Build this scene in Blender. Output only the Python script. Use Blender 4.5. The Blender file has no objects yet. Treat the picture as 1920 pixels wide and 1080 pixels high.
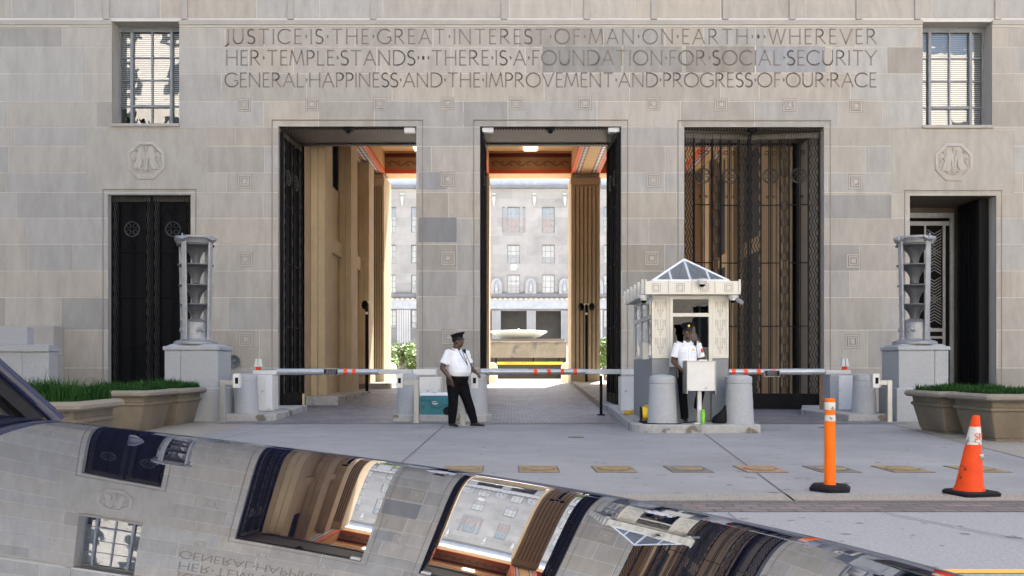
import bpy, bmesh, math, random
from mathutils import Vector, Matrix
R = math.radians
sc = bpy.context.scene
COL = sc.collection
# ---------------------------------------------------------------- camera
FPX, CZ, YF = 1750.0, 1.15, 25.15
cam = bpy.data.cameras.new('camera'); camo = bpy.data.objects.new('camera', cam); COL.objects.link(camo)
camo.location = (0, 0, CZ); camo.rotation_euler = (R(90), 0, 0)
cam.sensor_width = 36; cam.lens = 36*FPX/1920; cam.shift_y = 150/1920
cam.clip_start = 0.02; cam.clip_end = 2000
sc.camera = camo
# ---------------------------------------------------------------- sky, sun, exposure
SUN_EL, SUN_AZ = 61.0, 14.0          # behind the building, swung to the right
w = bpy.data.worlds.new('World'); sc.world = w; w.use_nodes = True
wn = w.node_tree.nodes; wl = w.node_tree.links
bg = wn['Background']; sky = wn.new('ShaderNodeTexSky'); sky.sky_type = 'NISHITA'; sky.sun_disc = False
sky.sun_elevation = R(SUN_EL); sky.sun_rotation = R(SUN_AZ); sky.dust_density = 4.0
wl.new(sky.outputs[0], bg.inputs[0]); bg.inputs[1].default_value = 0.07
sl = bpy.data.lights.new('sun', 'SUN'); so = bpy.data.objects.new('sun', sl); COL.objects.link(so)
sl.energy = 5.0; sl.angle = R(0.5); sl.color = (1, .93, .83)
sd = Vector((math.sin(R(SUN_AZ))*math.cos(R(SUN_EL)), math.cos(R(SUN_AZ))*math.cos(R(SUN_EL)), math.sin(R(SUN_EL))))
so.rotation_euler = sd.to_track_quat('Z', 'Y').to_euler(); so.location = (20, 60, 80)
sc.view_settings.view_transform = 'Standard'; sc.view_settings.look = 'None'
sc.view_settings.exposure = 2.66; sc.view_settings.gamma = 1
# ---------------------------------------------------------------- measuring helpers
def PX(px, Y): return (px-960)/FPX*Y
def PZ(py, Y): return CZ+(690-py)/FPX*Y
def FX(px): return PX(px, YF)
def FZ(py): return PZ(py, YF)
def GY(py, z=0.0): return FPX*(CZ-z)/(py-690)
# ---------------------------------------------------------------- mesh helpers
BASE = {}
def tag(o, label=None, cat=None, group=None, kind=None):
    if label: o['label'] = label
    if cat: o['category'] = cat
    if group: o['group'] = group
    if kind: o['kind'] = kind
    return o
def thing(name, label, cat, loc=(0, 0, 0), rot=0, group=None, local=False):
    o = bpy.data.objects.new(name, None); COL.objects.link(o); o.empty_display_size = .2
    o.location = loc; o.rotation_euler = (0, 0, rot)
    BASE[o.name] = Vector((0, 0, 0)) if (local or rot) else Vector(loc)
    return tag(o, label, cat, group)
class MB:
    def __init__(s): s.v = []; s.f = []; s.m = []; s.mi = 0; s.c = None; s.cols = []; s.cuts = []
    def face(s, idx):
        s.f.append(idx); s.m.append(s.mi); s.cols.append(s.c)
    def cut(s): s.cuts.append((len(s.v), len(s.f))); return s
    def builds(s, name, mats, parent=None, **kw):
        ps = [(0, 0)]+[c for c in s.cuts if c != (0, 0)]+[(len(s.v), len(s.f))]; out = []
        for (v0, f0), (v1, f1) in zip(ps, ps[1:]):
            if f1 == f0: continue
            m = MB(); m.v = s.v[v0:v1]; m.f = [tuple(i-v0 for i in f) for f in s.f[f0:f1]]; m.m = s.m[f0:f1]; m.cols = s.cols[f0:f1]
            out.append(m.build(name, mats, parent, **kw))
        return out
    def quad(s, a, b, c, d):
        n = len(s.v); s.v += [tuple(a), tuple(b), tuple(c), tuple(d)]; s.face((n, n+1, n+2, n+3)); return s
    def tri(s, a, b, c):
        n = len(s.v); s.v += [tuple(a), tuple(b), tuple(c)]; s.face((n, n+1, n+2)); return s
    def box(s, x0, x1, y0, y1, z0, z1, top=None):
        tx0, tx1, ty0, ty1 = top if top else (x0, x1, y0, y1)
        n = len(s.v)
        s.v += [(x0, y0, z0), (x1, y0, z0), (x1, y1, z0), (x0, y1, z0), (tx0, ty0, z1), (tx1, ty0, z1), (tx1, ty1, z1), (tx0, ty1, z1)]
        for q in ((3, 2, 1, 0), (4, 5, 6, 7), (0, 1, 5, 4), (1, 2, 6, 5), (2, 3, 7, 6), (3, 0, 4, 7)):
            s.face(tuple(n+i for i in q))
        return s
    def prism(s, pts, z0, z1):           # pts counter-clockwise in xy
        n = len(s.v); k = len(pts)
        s.v += [(p[0], p[1], z0) for p in pts]+[(p[0], p[1], z1) for p in pts]
        s.face(tuple(range(n+k-1, n-1, -1))); s.face(tuple(range(n+k, n+2*k)))
        for i in range(k):
            j = (i+1) % k; s.face((n+i, n+j, n+k+j, n+k+i))
        return s
    def rings(s, rr, cap=True):           # rr: list of rings (lists of points, same count)
        n = len(s.v); k = len(rr[0])
        for r in rr: s.v += [tuple(p) for p in r]
        for a in range(len(rr)-1):
            for i in range(k):
                j = (i+1) % k
                s.face((n+a*k+i, n+a*k+j, n+(a+1)*k+j, n+(a+1)*k+i))
        if cap:
            s.face(tuple(n+i for i in range(k-1, -1, -1)))
            m = n+(len(rr)-1)*k; s.face(tuple(m+i for i in range(k)))
        return s
    def tube(s, pts, rad, seg=8, cap=True, flat=1.0):
        P = [Vector(p) for p in pts]; k = len(P)
        if not hasattr(rad, '__len__'): rad = [rad]*k
        up = None; rr = []
        for i in range(k):
            t = (P[min(i+1, k-1)]-P[max(i-1, 0)])
            t = t.normalized() if t.length > 1e-9 else Vector((0, 0, 1))
            if up is None:
                a = Vector((0, 0, 1)) if abs(t.z) < .9 else Vector((0, 1, 0))
                u = (a-t*a.dot(t)).normalized()
            else: u = (up-t*up.dot(t)).normalized()
            up = u; b = t.cross(u)
            rr.append([P[i]+(u*math.cos(2*math.pi*q/seg)*flat+b*math.sin(2*math.pi*q/seg))*rad[i] for q in range(seg)])
        return s.rings(rr, cap)
    def lathe(s, prof, c=(0, 0, 0), seg=24):     # prof: (r, z)
        return s.rings([[(c[0]+r*math.cos(2*math.pi*q/seg), c[1]+r*math.sin(2*math.pi*q/seg), c[2]+z) for q in range(seg)] for r, z in prof])
    def ell(s, c, r, seg=12, rot=None):
        rr = []
        for a in range(1, seg//2+1):
            t = -math.pi/2+math.pi*a/(seg//2+1)
            ring = []
            for q in range(seg):
                p = Vector((r[0]*math.cos(t)*math.cos(2*math.pi*q/seg), r[1]*math.cos(t)*math.sin(2*math.pi*q/seg), r[2]*math.sin(t)))
                if rot: p = rot @ p
                ring.append(Vector(c)+p)
            rr.append(ring)
        return s.rings(rr)
    def ribbon(s, pts, wd, y, th=0.0):         # flat stroke in the xz plane, facing -y
        for i in range(len(pts)-1):
            a = Vector((pts[i][0], pts[i][1])); b = Vector((pts[i+1][0], pts[i+1][1])); d = b-a
            if d.length < 1e-9: continue
            d.normalize(); nrm = Vector((-d.y, d.x))*wd/2; e = d*wd*.25
            if i > 0: a = a-e
            if i < len(pts)-2: b = b+e
            s.quad((a.x-nrm.x, y, a.y-nrm.y), (b.x-nrm.x, y, b.y-nrm.y), (b.x+nrm.x, y, b.y+nrm.y), (a.x+nrm.x, y, a.y+nrm.y))
        return s
    def build(s, name, mats, parent=None, smooth=None, bevel=0, origin=None):
        me = bpy.data.meshes.new(name)
        if parent is not None: off = BASE.get(parent.name, Vector((0, 0, 0)))
        elif origin is not None: off = Vector(origin)
        else:
            xs = [v[0] for v in s.v]; ys = [v[1] for v in s.v]; zs = [v[2] for v in s.v]
            off = Vector(((min(xs)+max(xs))/2, (min(ys)+max(ys))/2, min(zs)))
        me.from_pydata([(v[0]-off.x, v[1]-off.y, v[2]-off.z) for v in s.v], [], s.f)
        if not isinstance(mats, (list, tuple)): mats = [mats]
        for m in mats: me.materials.append(m)
        if len(mats) > 1: me.polygons.foreach_set('material_index', s.m)
        if any(c is not None for c in s.cols):
            at = me.color_attributes.new('stone', 'FLOAT_COLOR', 'CORNER')
            dat = []
            for p in me.polygons:
                c = s.cols[p.index] or (1, 1, 1)
                dat += [c[0], c[1], c[2], 1]*p.loop_total
            at.data.foreach_set('color', dat)
        if smooth is not None and smooth is not False:
            me.polygons.foreach_set('use_smooth', [True]*len(me.polygons))
            if smooth is not True:
                me.update()
                try: me.set_sharp_from_angle(angle=R(smooth))
                except Exception: pass
        me.update()
        o = bpy.data.objects.new(name, me); COL.objects.link(o)
        if parent is not None:
            o.parent = parent; BASE[o.name] = off
        else:
            o.location = off; BASE[o.name] = off
        if bevel:
            b = o.modifiers.new('bevel', 'BEVEL'); b.width = bevel; b.segments = 2; b.limit_method = 'ANGLE'; b.angle_limit = R(40)
            b.harden_normals = False
        return o
def copy_tree(o, parent=None):
    c = o.copy(); COL.objects.link(c)
    if parent is not None: c.parent = parent
    BASE[c.name] = BASE.get(o.name, Vector((0, 0, 0)))
    for ch in list(o.children): copy_tree(ch, c)
    return c
def rect_sub(r, h):                       # rectangles (x0,x1,z0,z1)
    x0, x1, z0, z1 = r; a, b, c, d = h
    if a >= x1 or b <= x0 or c >= z1 or d <= z0: return [r]
    o = []
    if a > x0: o.append((x0, a, z0, z1))
    if b < x1: o.append((b, x1, z0, z1))
    xa, xb = max(a, x0), min(b, x1)
    if c > z0: o.append((xa, xb, z0, c))
    if d < z1: o.append((xa, xb, d, z1))
    return o
def wall_holes(mb, x0, x1, z0, z1, y, holes):
    rs = [(x0, x1, z0, z1)]
    for h in holes:
        n = []
        for r in rs: n += rect_sub(r, h)
        rs = n
    for a, b, c, d in rs: mb.quad((a, y, c), (b, y, c), (b, y, d), (a, y, d))
# ---------------------------------------------------------------- materials
def mk(name, c1, c2=None, scale=4, rough=.7, metal=0, bump=0, bscale=None, spec=.5, stretch=(1, 1, 1), attr=False, spots=None, coat=0, detail=6, rvar=0, contrast=(.3, .7)):
    m = bpy.data.materials.new(name); m.use_nodes = True
    N = m.node_tree.nodes; L = m.node_tree.links; b = N['Principled BSDF']
    b.inputs['Roughness'].default_value = rough; b.inputs['Metallic'].default_value = metal
    b.inputs['Specular IOR Level'].default_value = spec
    if coat: b.inputs['Coat Weight'].default_value = coat; b.inputs['Coat Roughness'].default_value = .03
    b.inputs['Base Color'].default_value = (*c1, 1)
    tc = N.new('ShaderNodeTexCoord'); mp = N.new('ShaderNodeMapping'); mp.inputs['Scale'].default_value = stretch
    L.new(tc.outputs['Object'], mp.inputs[0])
    src = None
    if c2:
        no = N.new('ShaderNodeTexNoise'); no.inputs['Scale'].default_value = scale; no.inputs['Detail'].default_value = detail
        no.inputs['Roughness'].default_value = .7
        L.new(mp.outputs[0], no.inputs['Vector'])
        ra = N.new('ShaderNodeValToRGB'); ra.color_ramp.elements[0].position = contrast[0]; ra.color_ramp.elements[1].position = contrast[1]
        ra.color_ramp.elements[0].color = (*c1, 1); ra.color_ramp.elements[1].color = (*c2, 1)
        L.new(no.outputs['Fac'], ra.inputs[0]); src = ra.outputs[0]
        if rvar:
            mr = N.new('ShaderNodeMapRange'); mr.inputs[3].default_value = rough-rvar; mr.inputs[4].default_value = rough+rvar
            L.new(no.outputs['Fac'], mr.inputs[0]); L.new(mr.outputs[0], b.inputs['Roughness'])
    if spots:                                    # (colour, scale, threshold)
        n2 = N.new('ShaderNodeTexNoise'); n2.inputs['Scale'].default_value = spots[1]; n2.inputs['Detail'].default_value = 8
        L.new(tc.outputs['Object'], n2.inputs['Vector'])
        r2 = N.new('ShaderNodeValToRGB'); r2.color_ramp.elements[0].position = spots[2]; r2.color_ramp.elements[1].position = spots[2]+.06
        r2.color_ramp.elements[0].color = (0, 0, 0, 1)
        L.new(n2.outputs['Fac'], r2.inputs[0])
        mx = N.new('ShaderNodeMix'); mx.data_type = 'RGBA'
        L.new(r2.outputs[0], mx.inputs[0])
        if src: L.new(src, mx.inputs[6])
        else: mx.inputs[6].default_value = (*c1, 1)
        mx.inputs[7].default_value = (*spots[0], 1); src = mx.outputs[2]
    if attr:
        at = N.new('ShaderNodeAttribute'); at.attribute_name = 'stone'
        mx = N.new('ShaderNodeMix'); mx.data_type = 'RGBA'; mx.blend_type = 'MULTIPLY'; mx.inputs[0].default_value = 1
        if src: L.new(src, mx.inputs[6])
        else: mx.inputs[6].default_value = (*c1, 1)
        L.new(at.outputs['Color'], mx.inputs[7]); src = mx.outputs[2]
    if src: L.new(src, b.inputs['Base Color'])
    if bump:
        n3 = N.new('ShaderNodeTexNoise'); n3.inputs['Scale'].default_value = bscale or scale*6; n3.inputs['Detail'].default_value = 5
        L.new(tc.outputs['Object'], n3.inputs['Vector'])
        bp = N.new('ShaderNodeBump'); bp.inputs['Strength'].default_value = bump; bp.inputs['Distance'].default_value = .02
        L.new(n3.outputs['Fac'], bp.inputs['Height']); L.new(bp.outputs[0], b.inputs['Normal'])
    return m
def brickmat(name, c1, c2, mortar, bw, rh, ms=.02, rough=.6, bump=.5, noise=None, rot=0, offset=.5):
    m = bpy.data.materials.new(name); m.use_nodes = True
    N = m.node_tree.nodes; L = m.node_tree.links; b = N['Principled BSDF']
    tc = N.new('ShaderNodeTexCoord'); mp = N.new('ShaderNodeMapping'); mp.inputs['Rotation'].default_value = (0, 0, rot)
    L.new(tc.outputs['Object'], mp.inputs[0])
    wob = N.new('ShaderNodeTexNoise'); wob.inputs['Scale'].default_value = 3
    L.new(mp.outputs[0], wob.inputs['Vector'])
    ad = N.new('ShaderNodeVectorMath'); ad.operation = 'MULTIPLY_ADD'; ad.inputs[1].default_value = (.03, .03, 0)
    L.new(wob.outputs['Color'], ad.inputs[0]); L.new(mp.outputs[0], ad.inputs[2])
    br = N.new('ShaderNodeTexBrick'); br.inputs['Scale'].default_value = 1
    br.inputs['Brick Width'].default_value = bw; br.inputs['Row Height'].default_value = rh; br.inputs['Mortar Size'].default_value = ms
    br.inputs['Mortar Smooth'].default_value = .4; br.offset = offset
    br.inputs['Color1'].default_value = (*c1, 1); br.inputs['Color2'].default_value = (*c2, 1); br.inputs['Mortar'].default_value = (*mortar, 1)
    L.new(ad.outputs[0], br.inputs['Vector'])
    no = N.new('ShaderNodeTexNoise'); no.inputs['Scale'].default_value = .7; no.inputs['Detail'].default_value = 6
    L.new(tc.outputs['Object'], no.inputs['Vector'])
    mr = N.new('ShaderNodeMapRange'); mr.inputs[3].default_value = .6; mr.inputs[4].default_value = 1.35
    L.new(no.outputs['Fac'], mr.inputs[0])
    mx = N.new('ShaderNodeMix'); mx.data_type = 'RGBA'; mx.blend_type = 'MULTIPLY'; mx.inputs[0].default_value = 1
    L.new(br.outputs['Color'], mx.inputs[6]); L.new(mr.outputs[0], mx.inputs[7]); L.new(mx.outputs[2], b.inputs['Base Color'])
    b.inputs['Roughness'].default_value = rough
    bp = N.new('ShaderNodeBump'); bp.inputs['Strength'].default_value = bump; bp.inputs['Distance'].default_value = .02; bp.invert = True
    L.new(br.outputs['Fac'], bp.inputs['Height']); L.new(bp.outputs[0], b.inputs['Normal'])
    return m
def glassmat(name, tint, rough=.02, alpha=.25, ior=1.6):
    m = bpy.data.materials.new(name); m.use_nodes = True
    N = m.node_tree.nodes; L = m.node_tree.links; out = N['Material Output']; N.remove(N['Principled BSDF'])
    gl = N.new('ShaderNodeBsdfGlossy'); gl.inputs['Roughness'].default_value = rough; gl.inputs['Color'].default_value = (.95, .97, 1, 1)
    tr = N.new('ShaderNodeBsdfTransparent'); tr.inputs['Color'].default_value = (*tint, 1)
    fr = N.new('ShaderNodeFresnel'); fr.inputs['IOR'].default_value = ior
    ma = N.new('ShaderNodeMath'); ma.operation = 'ADD'; ma.inputs[1].default_value = alpha
    L.new(fr.outputs[0], ma.inputs[0]); mi = N.new('ShaderNodeMixShader')
    no = N.new('ShaderNodeTexNoise'); no.inputs['Scale'].default_value = 1.6; tc = N.new('ShaderNodeTexCoord')
    L.new(tc.outputs['Object'], no.inputs['Vector'])
    bp = N.new('ShaderNodeBump'); bp.inputs['Strength'].default_value = .25; bp.inputs['Distance'].default_value = .02
    L.new(no.outputs['Fac'], bp.inputs['Height']); L.new(bp.outputs[0], gl.inputs['Normal'])
    L.new(ma.outputs[0], mi.inputs[0]); L.new(tr.outputs[0], mi.inputs[1]); L.new(gl.outputs[0], mi.inputs[2]); L.new(mi.outputs[0], out.inputs[0])
    return m
def emit(name, c, s):
    m = bpy.data.materials.new(name); m.use_nodes = True; b = m.node_tree.nodes['Principled BSDF']
    b.inputs['Base Color'].default_value = (*c, 1); b.inputs['Emission Color'].default_value = (*c, 1); b.inputs['Emission Strength'].default_value = s
    return m
M = {}
M['lime'] = mk('limestone blocks', (.84, .825, .80), (1.14, 1.135, 1.12), 2.1, .85, bump=.15, bscale=45, attr=True, spec=.2, stretch=(1.6, 1, .45), detail=9)
M['limeplain'] = mk('limestone dressed', (.365, .34, .305), (.43, .402, .36), 1.5, .85, bump=.1, bscale=40, spec=.2)
M['mortar'] = mk('pale mortar', (.56, .535, .49), (.63, .605, .56), 5, .9)
M['letter'] = mk('weathered cut lettering', (.19, .163, .14), (.262, .23, .2), 6, .9, spec=.1)  # dark strokes paint in the shade of incised letters, besides weathering
M['carve'] = mk('carved limestone', (.40, .37, .33), (.48, .445, .395), 5, .85, bump=.2, bscale=50, spec=.2)
M['groove'] = mk('soiled groove', (.2, .175, .15), (.26, .23, .2), 4, .9)  # darker stone tone for carved lines and opening fillets
M['granite'] = mk('grey granite', (.29, .305, .32), (.41, .425, .44), 45, .75, bump=.15, bscale=80, spots=((.22, .21, .2), 1.7, .66))
M['granited'] = mk('dark grey granite', (.19, .205, .225), (.27, .285, .305), 50, .7, bump=.1, bscale=80)
M['kerb'] = mk('granite kerb', (.3, .3, .29), (.42, .42, .4), 12, .8, bump=.2, bscale=60, spots=((.16, .14, .11), 3, .58))
M['bronze'] = mk('dark bronze', (.0035, .0035, .0045), (.008, .008, .009), 6, .6, spec=.12)
M['bronzel'] = mk('worn bronze', (.05, .047, .045), (.115, .105, .092), 3, .45, metal=.5, spec=.3)
M['soffit'] = mk('brown bronze soffit', (.085, .066, .05), (.12, .094, .072), 3, .6, metal=.1)
M['tan'] = mk('tan passage stone', (.42, .335, .225), (.53, .425, .29), 1.2, .8, bump=.08, bscale=30, spec=.2)
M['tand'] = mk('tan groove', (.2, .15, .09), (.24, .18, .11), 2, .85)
M['ceil'] = mk('ochre painted ceiling', (.52, .31, .13), (.6, .37, .16), 2, .7)
M['ceild'] = mk('brown painted frieze', (.33, .18, .08), (.38, .21, .1), 2, .7)
M['red'] = mk('vermilion band', (.6, .07, .015), (.68, .09, .02), 3, .6)
M['maroon'] = mk('maroon band', (.14, .018, .012), (.17, .022, .015), 3, .6)
M['black'] = mk('matt black', (.004, .004, .005), rough=.6, spec=.15)
M['dark'] = mk('dark interior', (.008, .007, .006), rough=.9, spec=.1)
M['steel'] = mk('brushed stainless', (.40, .395, .375), (.44, .435, .415), 4, .42, metal=.7)
M['alu'] = mk('grey aluminium tube', (.42, .45, .48), (.52, .55, .58), 8, .4, metal=.6)
M['wmetal'] = mk('white painted steel', (.62, .62, .6), (.72, .72, .7), 3, .5, spots=((.38, .36, .32), 9, .66))
M['gmetal'] = mk('grey painted steel', (.3, .32, .36), (.36, .38, .42), 4, .5)
M['booth'] = mk('ivory painted cast metal', (.62, .6, .53), (.7, .68, .61), 4, .5)
M['boothg'] = mk('ivory relief line', (.3, .28, .23), rough=.6)
M['lamp'] = mk('weathered grey aluminium', (.24, .25, .265), (.37, .38, .395), 5, .55, metal=.5)
M['orange'] = mk('orange plastic', (.82, .13, .003), (.9, .17, .006), 4, .55, spec=.2, spots=((.4, .1, .03), 14, .68))
M['conered'] = mk('faded red orange cone', (.58, .045, .004), (.68, .07, .008), 6, .55, spec=.2, spots=((.09, .03, .015), 8, .6))
M['stripe'] = mk('orange red tape', (.85, .09, .02), rough=.5)
M['reflw'] = mk('scuffed white sheeting', (.50, .49, .46), (.62, .61, .58), 20, .5, spots=((.22, .2, .17), 16, .54))
M['rubber'] = mk('black rubber', (.006, .0065, .009), (.011, .0115, .014), 10, .75, bump=.2, bscale=60, spec=.2)
M['conc'] = mk('concrete sidewalk', (.21, .211, .212), (.335, .334, .332), .45, .85, bump=.15, bscale=90, spots=((.14, .138, .135), 5.5, .655), spec=.25, contrast=(.25, .75), rvar=.1)
M['concjoint'] = mk('joint filler', (.09, .085, .08), (.14, .13, .12), 9, .9)
M['aggr'] = mk('exposed aggregate', (.15, .13, .11), (.42, .385, .33), 55, .9, bump=.4, bscale=70, contrast=(.35, .65))
M['road'] = mk('pale road surface', (.23, .232, .235), (.36, .362, .365), 38, .85, bump=.3, bscale=60, spots=((.14, .14, .14), 6, .65), spec=.3)
M['yellow'] = mk('yellow road paint', (.72, .4, .05), (.8, .46, .07), 12, .7)
M['ground'] = mk('asphalt ground', (.06, .06, .06), (.085, .085, .085), 6, .9)
M['cobble'] = brickmat('grey cobbles', (.15, .15, .165), (.30, .30, .32), (.07, .068, .065), .17, .11, .012, .5, 1.0)
M['gutter'] = brickmat('brick gutter', (.12, .11, .11), (.19, .15, .145), (.09, .082, .08), .22, .14, .012, .75, .6)
M['court'] = mk('courtyard paving', (.44, .42, .38), (.52, .5, .45), 1, .85)
M['grass'] = mk('grass blades', (.008, .042, .008), (.035, .10, .02), 9, .6, spec=.12)
M['planter'] = mk('brown cast planter', (.12, .10, .074), (.21, .172, .12), 1.6, .8, bump=.25, bscale=60)
M['planterrim'] = mk('planter rim', (.19, .165, .13), (.26, .228, .18), 14, .85, bump=.3, bscale=70)
M['soil'] = mk('soil', (.03, .022, .015), (.05, .035, .025), 20, .95)
M['leaf'] = mk('leaves', (.05, .10, .02), (.12, .19, .045), 4, .55)
M['bark'] = mk('bark', (.09, .07, .05), (.13, .1, .07), 8, .9)
M['skin'] = mk('dark brown skin', (.075, .037, .022), (.095, .048, .03), 12, .45)
M['shirt'] = mk('white uniform shirt', (.74, .76, .8), (.8, .82, .86), 5, .8, bump=.5, bscale=9)
M['shirtd'] = mk('shirt seam', (.5, .52, .58), rough=.8)
M['trous'] = mk('black trousers', (.0035, .0035, .005), (.007, .007, .009), 5, .9, bump=.5, bscale=9, spec=.12)
M['shoe'] = mk('black leather', (.01, .01, .011), rough=.3)
M['capm'] = mk('black cap cloth', (.004, .0045, .007), rough=.7, spec=.25)
M['gold'] = mk('gold badge', (.8, .55, .18), rough=.3, metal=.8)
M['eyew'] = mk('eye white', (.5, .47, .42), rough=.3)
M['lip'] = mk('lips', (.09, .035, .028), rough=.5)
M['teal'] = mk('teal plastic', (.02, .17, .2), (.03, .2, .235), 4, .45)
M['teald'] = mk('dark teal plastic', (.008, .07, .09), rough=.5)
M['lid'] = mk('white plastic lid', (.7, .72, .75), rough=.4)
M['hose'] = mk('yellow plastic', (.8, .52, .02), rough=.45)
M['green'] = mk('green plastic', (.2, .55, .04), rough=.35)
M['skyglass'] = glassmat('skylight glass', (.55, .68, .82), .25, .2)
M['glass'] = glassmat('window glass', (.75, .78, .8), .0, .10)
M['dglass'] = glassmat('dark window glass', (.25, .27, .28), .0, .0, 1.36)
M['frame'] = mk('grey steel window frame', (.2, .215, .235), (.26, .275, .295), 6, .5, metal=.3)
M['blind'] = mk('white blind slats', (.68, .7, .7), rough=.6)
M['blueblind'] = mk('blue shade', (.12, .27, .42), (.2, .36, .5), 3, .6)  # sky reflection painted as a blue fill behind the far panes
M['redblind'] = mk('brick red shade', (.30, .13, .10), (.4, .25, .2), 8, .7)  # brick reflection painted as a red fill behind the far panes
M['farwall'] = mk('courtyard limestone', (.78, .79, .8), (1.08, 1.08, 1.1), .5, .85, attr=True, spec=.2)
M['fartrim'] = mk('courtyard dark cornice', (.12, .13, .15), (.18, .19, .21), 1, .7)
M['farroof'] = mk('grey tile coping', (.3, .33, .38), (.42, .45, .5), 2, .7)
M['fargrey'] = mk('grey stone courtyard base', (.42, .43, .45), (.52, .53, .55), .8, .85)
M['fountain'] = mk('white marble', (.62, .66, .62), (.75, .78, .74), 2, .6)
M['fwall'] = mk('stained brown stone', (.10, .088, .07), (.17, .145, .11), .9, .85, spots=((.075, .072, .07), 1.1, .55))
M['bollc'] = mk('cream concrete', (.55, .5, .4), (.62, .57, .47), 6, .8)
M['medal'] = mk('yellow plate iron', (.19, .135, .06), (.34, .25, .125), 10, .75, bump=.5, bscale=40)
M['plated'] = mk('dark iron', (.07, .055, .045), (.1, .08, .065), 10, .6)
M['plates'] = mk('rusty plate', (.3, .15, .07), (.42, .24, .12), 14, .8)
M['greyp'] = mk('grey iron plate', (.14, .125, .12), (.19, .17, .16), 10, .7)
M['opp'] = mk('sunlit pale office stone', (.72, .67, .60), (.8, .75, .68), .6, .85)
M['oppw'] = mk('dark office windows', (.05, .06, .07), rough=.15)
M['farcol'] = mk('pale fluted column stone', (.30, .31, .33), (.37, .38, .40), 1, .85)
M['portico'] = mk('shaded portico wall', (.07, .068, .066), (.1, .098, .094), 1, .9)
M['tier'] = mk('dark weathered aluminium', (.10, .105, .115), (.17, .175, .185), 4, .55, metal=.4)  # darker tone paints the lantern cups' underside shade; plain dark metal elsewhere
M['gum'] = mk('dark paving stain', (.13, .128, .125), (.19, .187, .183), 9, .9)
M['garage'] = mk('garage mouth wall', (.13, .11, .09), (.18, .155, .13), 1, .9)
M['trim'] = mk('dark blue trim paint', (.006, .010, .035), rough=.25, spec=.4)
M['tree'] = mk('street tree leaves', (.03, .06, .015), (.07, .11, .03), 4, .6)
M['lit'] = emit('lit ceiling panel', (1, .93, .78), .9)
# ================================================================ ground
random.seed(4)
def zf(Y): return 0.0 if Y < 26 else min(.48, (Y-26)/13.3*.45)
mb = MB(); mb.quad((-300, -300, -.02), (300, -300, -.02), (300, 7.6, -.02), (-300, 7.6, -.02)); mb.build('ground', M['ground']); COL.objects['ground']['kind'] = 'structure'
mb = MB(); mb.quad((-60, -7, -.008), (60, -7, -.008), (60, 7.5, -.008), (-60, 7.5, -.008)); tag(mb.build('road', M['road'], origin=(0, 0, -.008)), kind='structure')
mb = MB(); mb.quad((-60, 7.5, -.004), (60, 7.5, -.004), (60, 7.98, -.004), (-60, 7.98, -.004)); tag(mb.build('gutter', M['gutter'], origin=(0, 7.5, -.004)), kind='structure')
mb = MB(); mb.quad((-60, 8.02, .0), (60, 8.02, .0), (60, 26, 0), (-60, 26, 0)); mb.quad((-60, 8.02, -.05), (60, 8.02, -.05), (60, 8.02, 0), (-60, 8.02, 0)); tag(mb.build('sidewalk', M['conc'], origin=(0, 8, 0)), kind='structure')
mb = MB(); mb.quad((-60, 7.96, -.003), (60, 7.96, -.003), (60, 8.06, .003), (-60, 8.06, .003))
def strip(p, q, w_, z=.004):
    a = Vector(p); b = Vector(q); d = (b-a).normalized(); n = Vector((-d.y, d.x))*w_/2
    mb.quad((*(a-n), z), (*(b-n), z), (*(b+n), z), (*(a+n), z)) if n.x*(-d.y) >= 0 else None
for (p, q, w_) in [((-1.33, 8.06), (-1.36, 19.0), .022), ((2.44, 8.06), (3.36, 16.3), .022), ((-20, 13.9), (20, 13.9), .008), ((-4.6, 8.06), (-4.75, 19.2), .014),
                   ((6.4, 11.2), (7.7, 18.8), .014), ((4.45, 3.5), (2.95, 7.45), .012), ((1.5, 3.5), (1.72, 7.45), .01), ((6.9, 3.0), (7.1, 7.45), .01)]:
    strip(p, q, w_)
tag(mb.build('pavement_joints', M['concjoint']), kind='structure')
mb = MB(); rnd = random.Random(9)
for (x, y, a, n) in ((-.4, 14.2, .3, 14), (1.2, 11.6, -.2, 10), (5.2, 12.5, 1.2, 12), (-3.2, 16.2, .1, 12), (3.9, 14.4, .5, 9)):
    for k in range(n):
        a += rnd.uniform(-.5, .5); q = (x+.16*math.cos(a), y+.3*math.sin(a)); strip((x, y), q, .006, .0035); x, y = q
tag(mb.build('pavement_cracks', M['concjoint']), kind='structure')
mb = MB()
for k in range(230):
    x, y = rnd.uniform(-6, 8), rnd.choice((rnd.uniform(8.6, 18.8), rnd.uniform(8.6, 12), rnd.uniform(5.6, 7.4))); r = rnd.choice((.012, .016, .02, .03)); e = rnd.uniform(.7, 2.2); zq = .003 if y > 8 else -.005
    mb.v += [(x+r*e*math.cos(2*math.pi*q/8)*rnd.uniform(.7, 1.2), y+r*math.sin(2*math.pi*q/8)*rnd.uniform(.7, 1.2), zq) for q in range(8)]; mb.face(tuple(range(len(mb.v)-8, len(mb.v))))
tag(mb.build('pavement_stains', M['gum']), kind='structure')
mb = MB(); mb.quad((-60, 8.07, .004), (60, 8.07, .004), (60, 8.5, .004), (-60, 8.5, .004))
mb.prism([(6.4, 11.2), (40, 11.2), (40, 25.1), (8.3, 25.1), (7.7, 18.8)], .0035, .004)
mb.prism([(-40, 14.0), (-5.2, 14.0), (-5.35, 19.3), (-6.2, 25.1), (-40, 25.1)], .0035, .004)
tag(mb.build('aggregate_paving', M['aggr'], origin=(0, 8, 0)), kind='structure')
mb = MB()
for y in (5.255, 5.075): mb.quad((-60, y, -.004), (60, y, -.004), (60, y+.1, -.004), (-60, y+.1, -.004))
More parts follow.
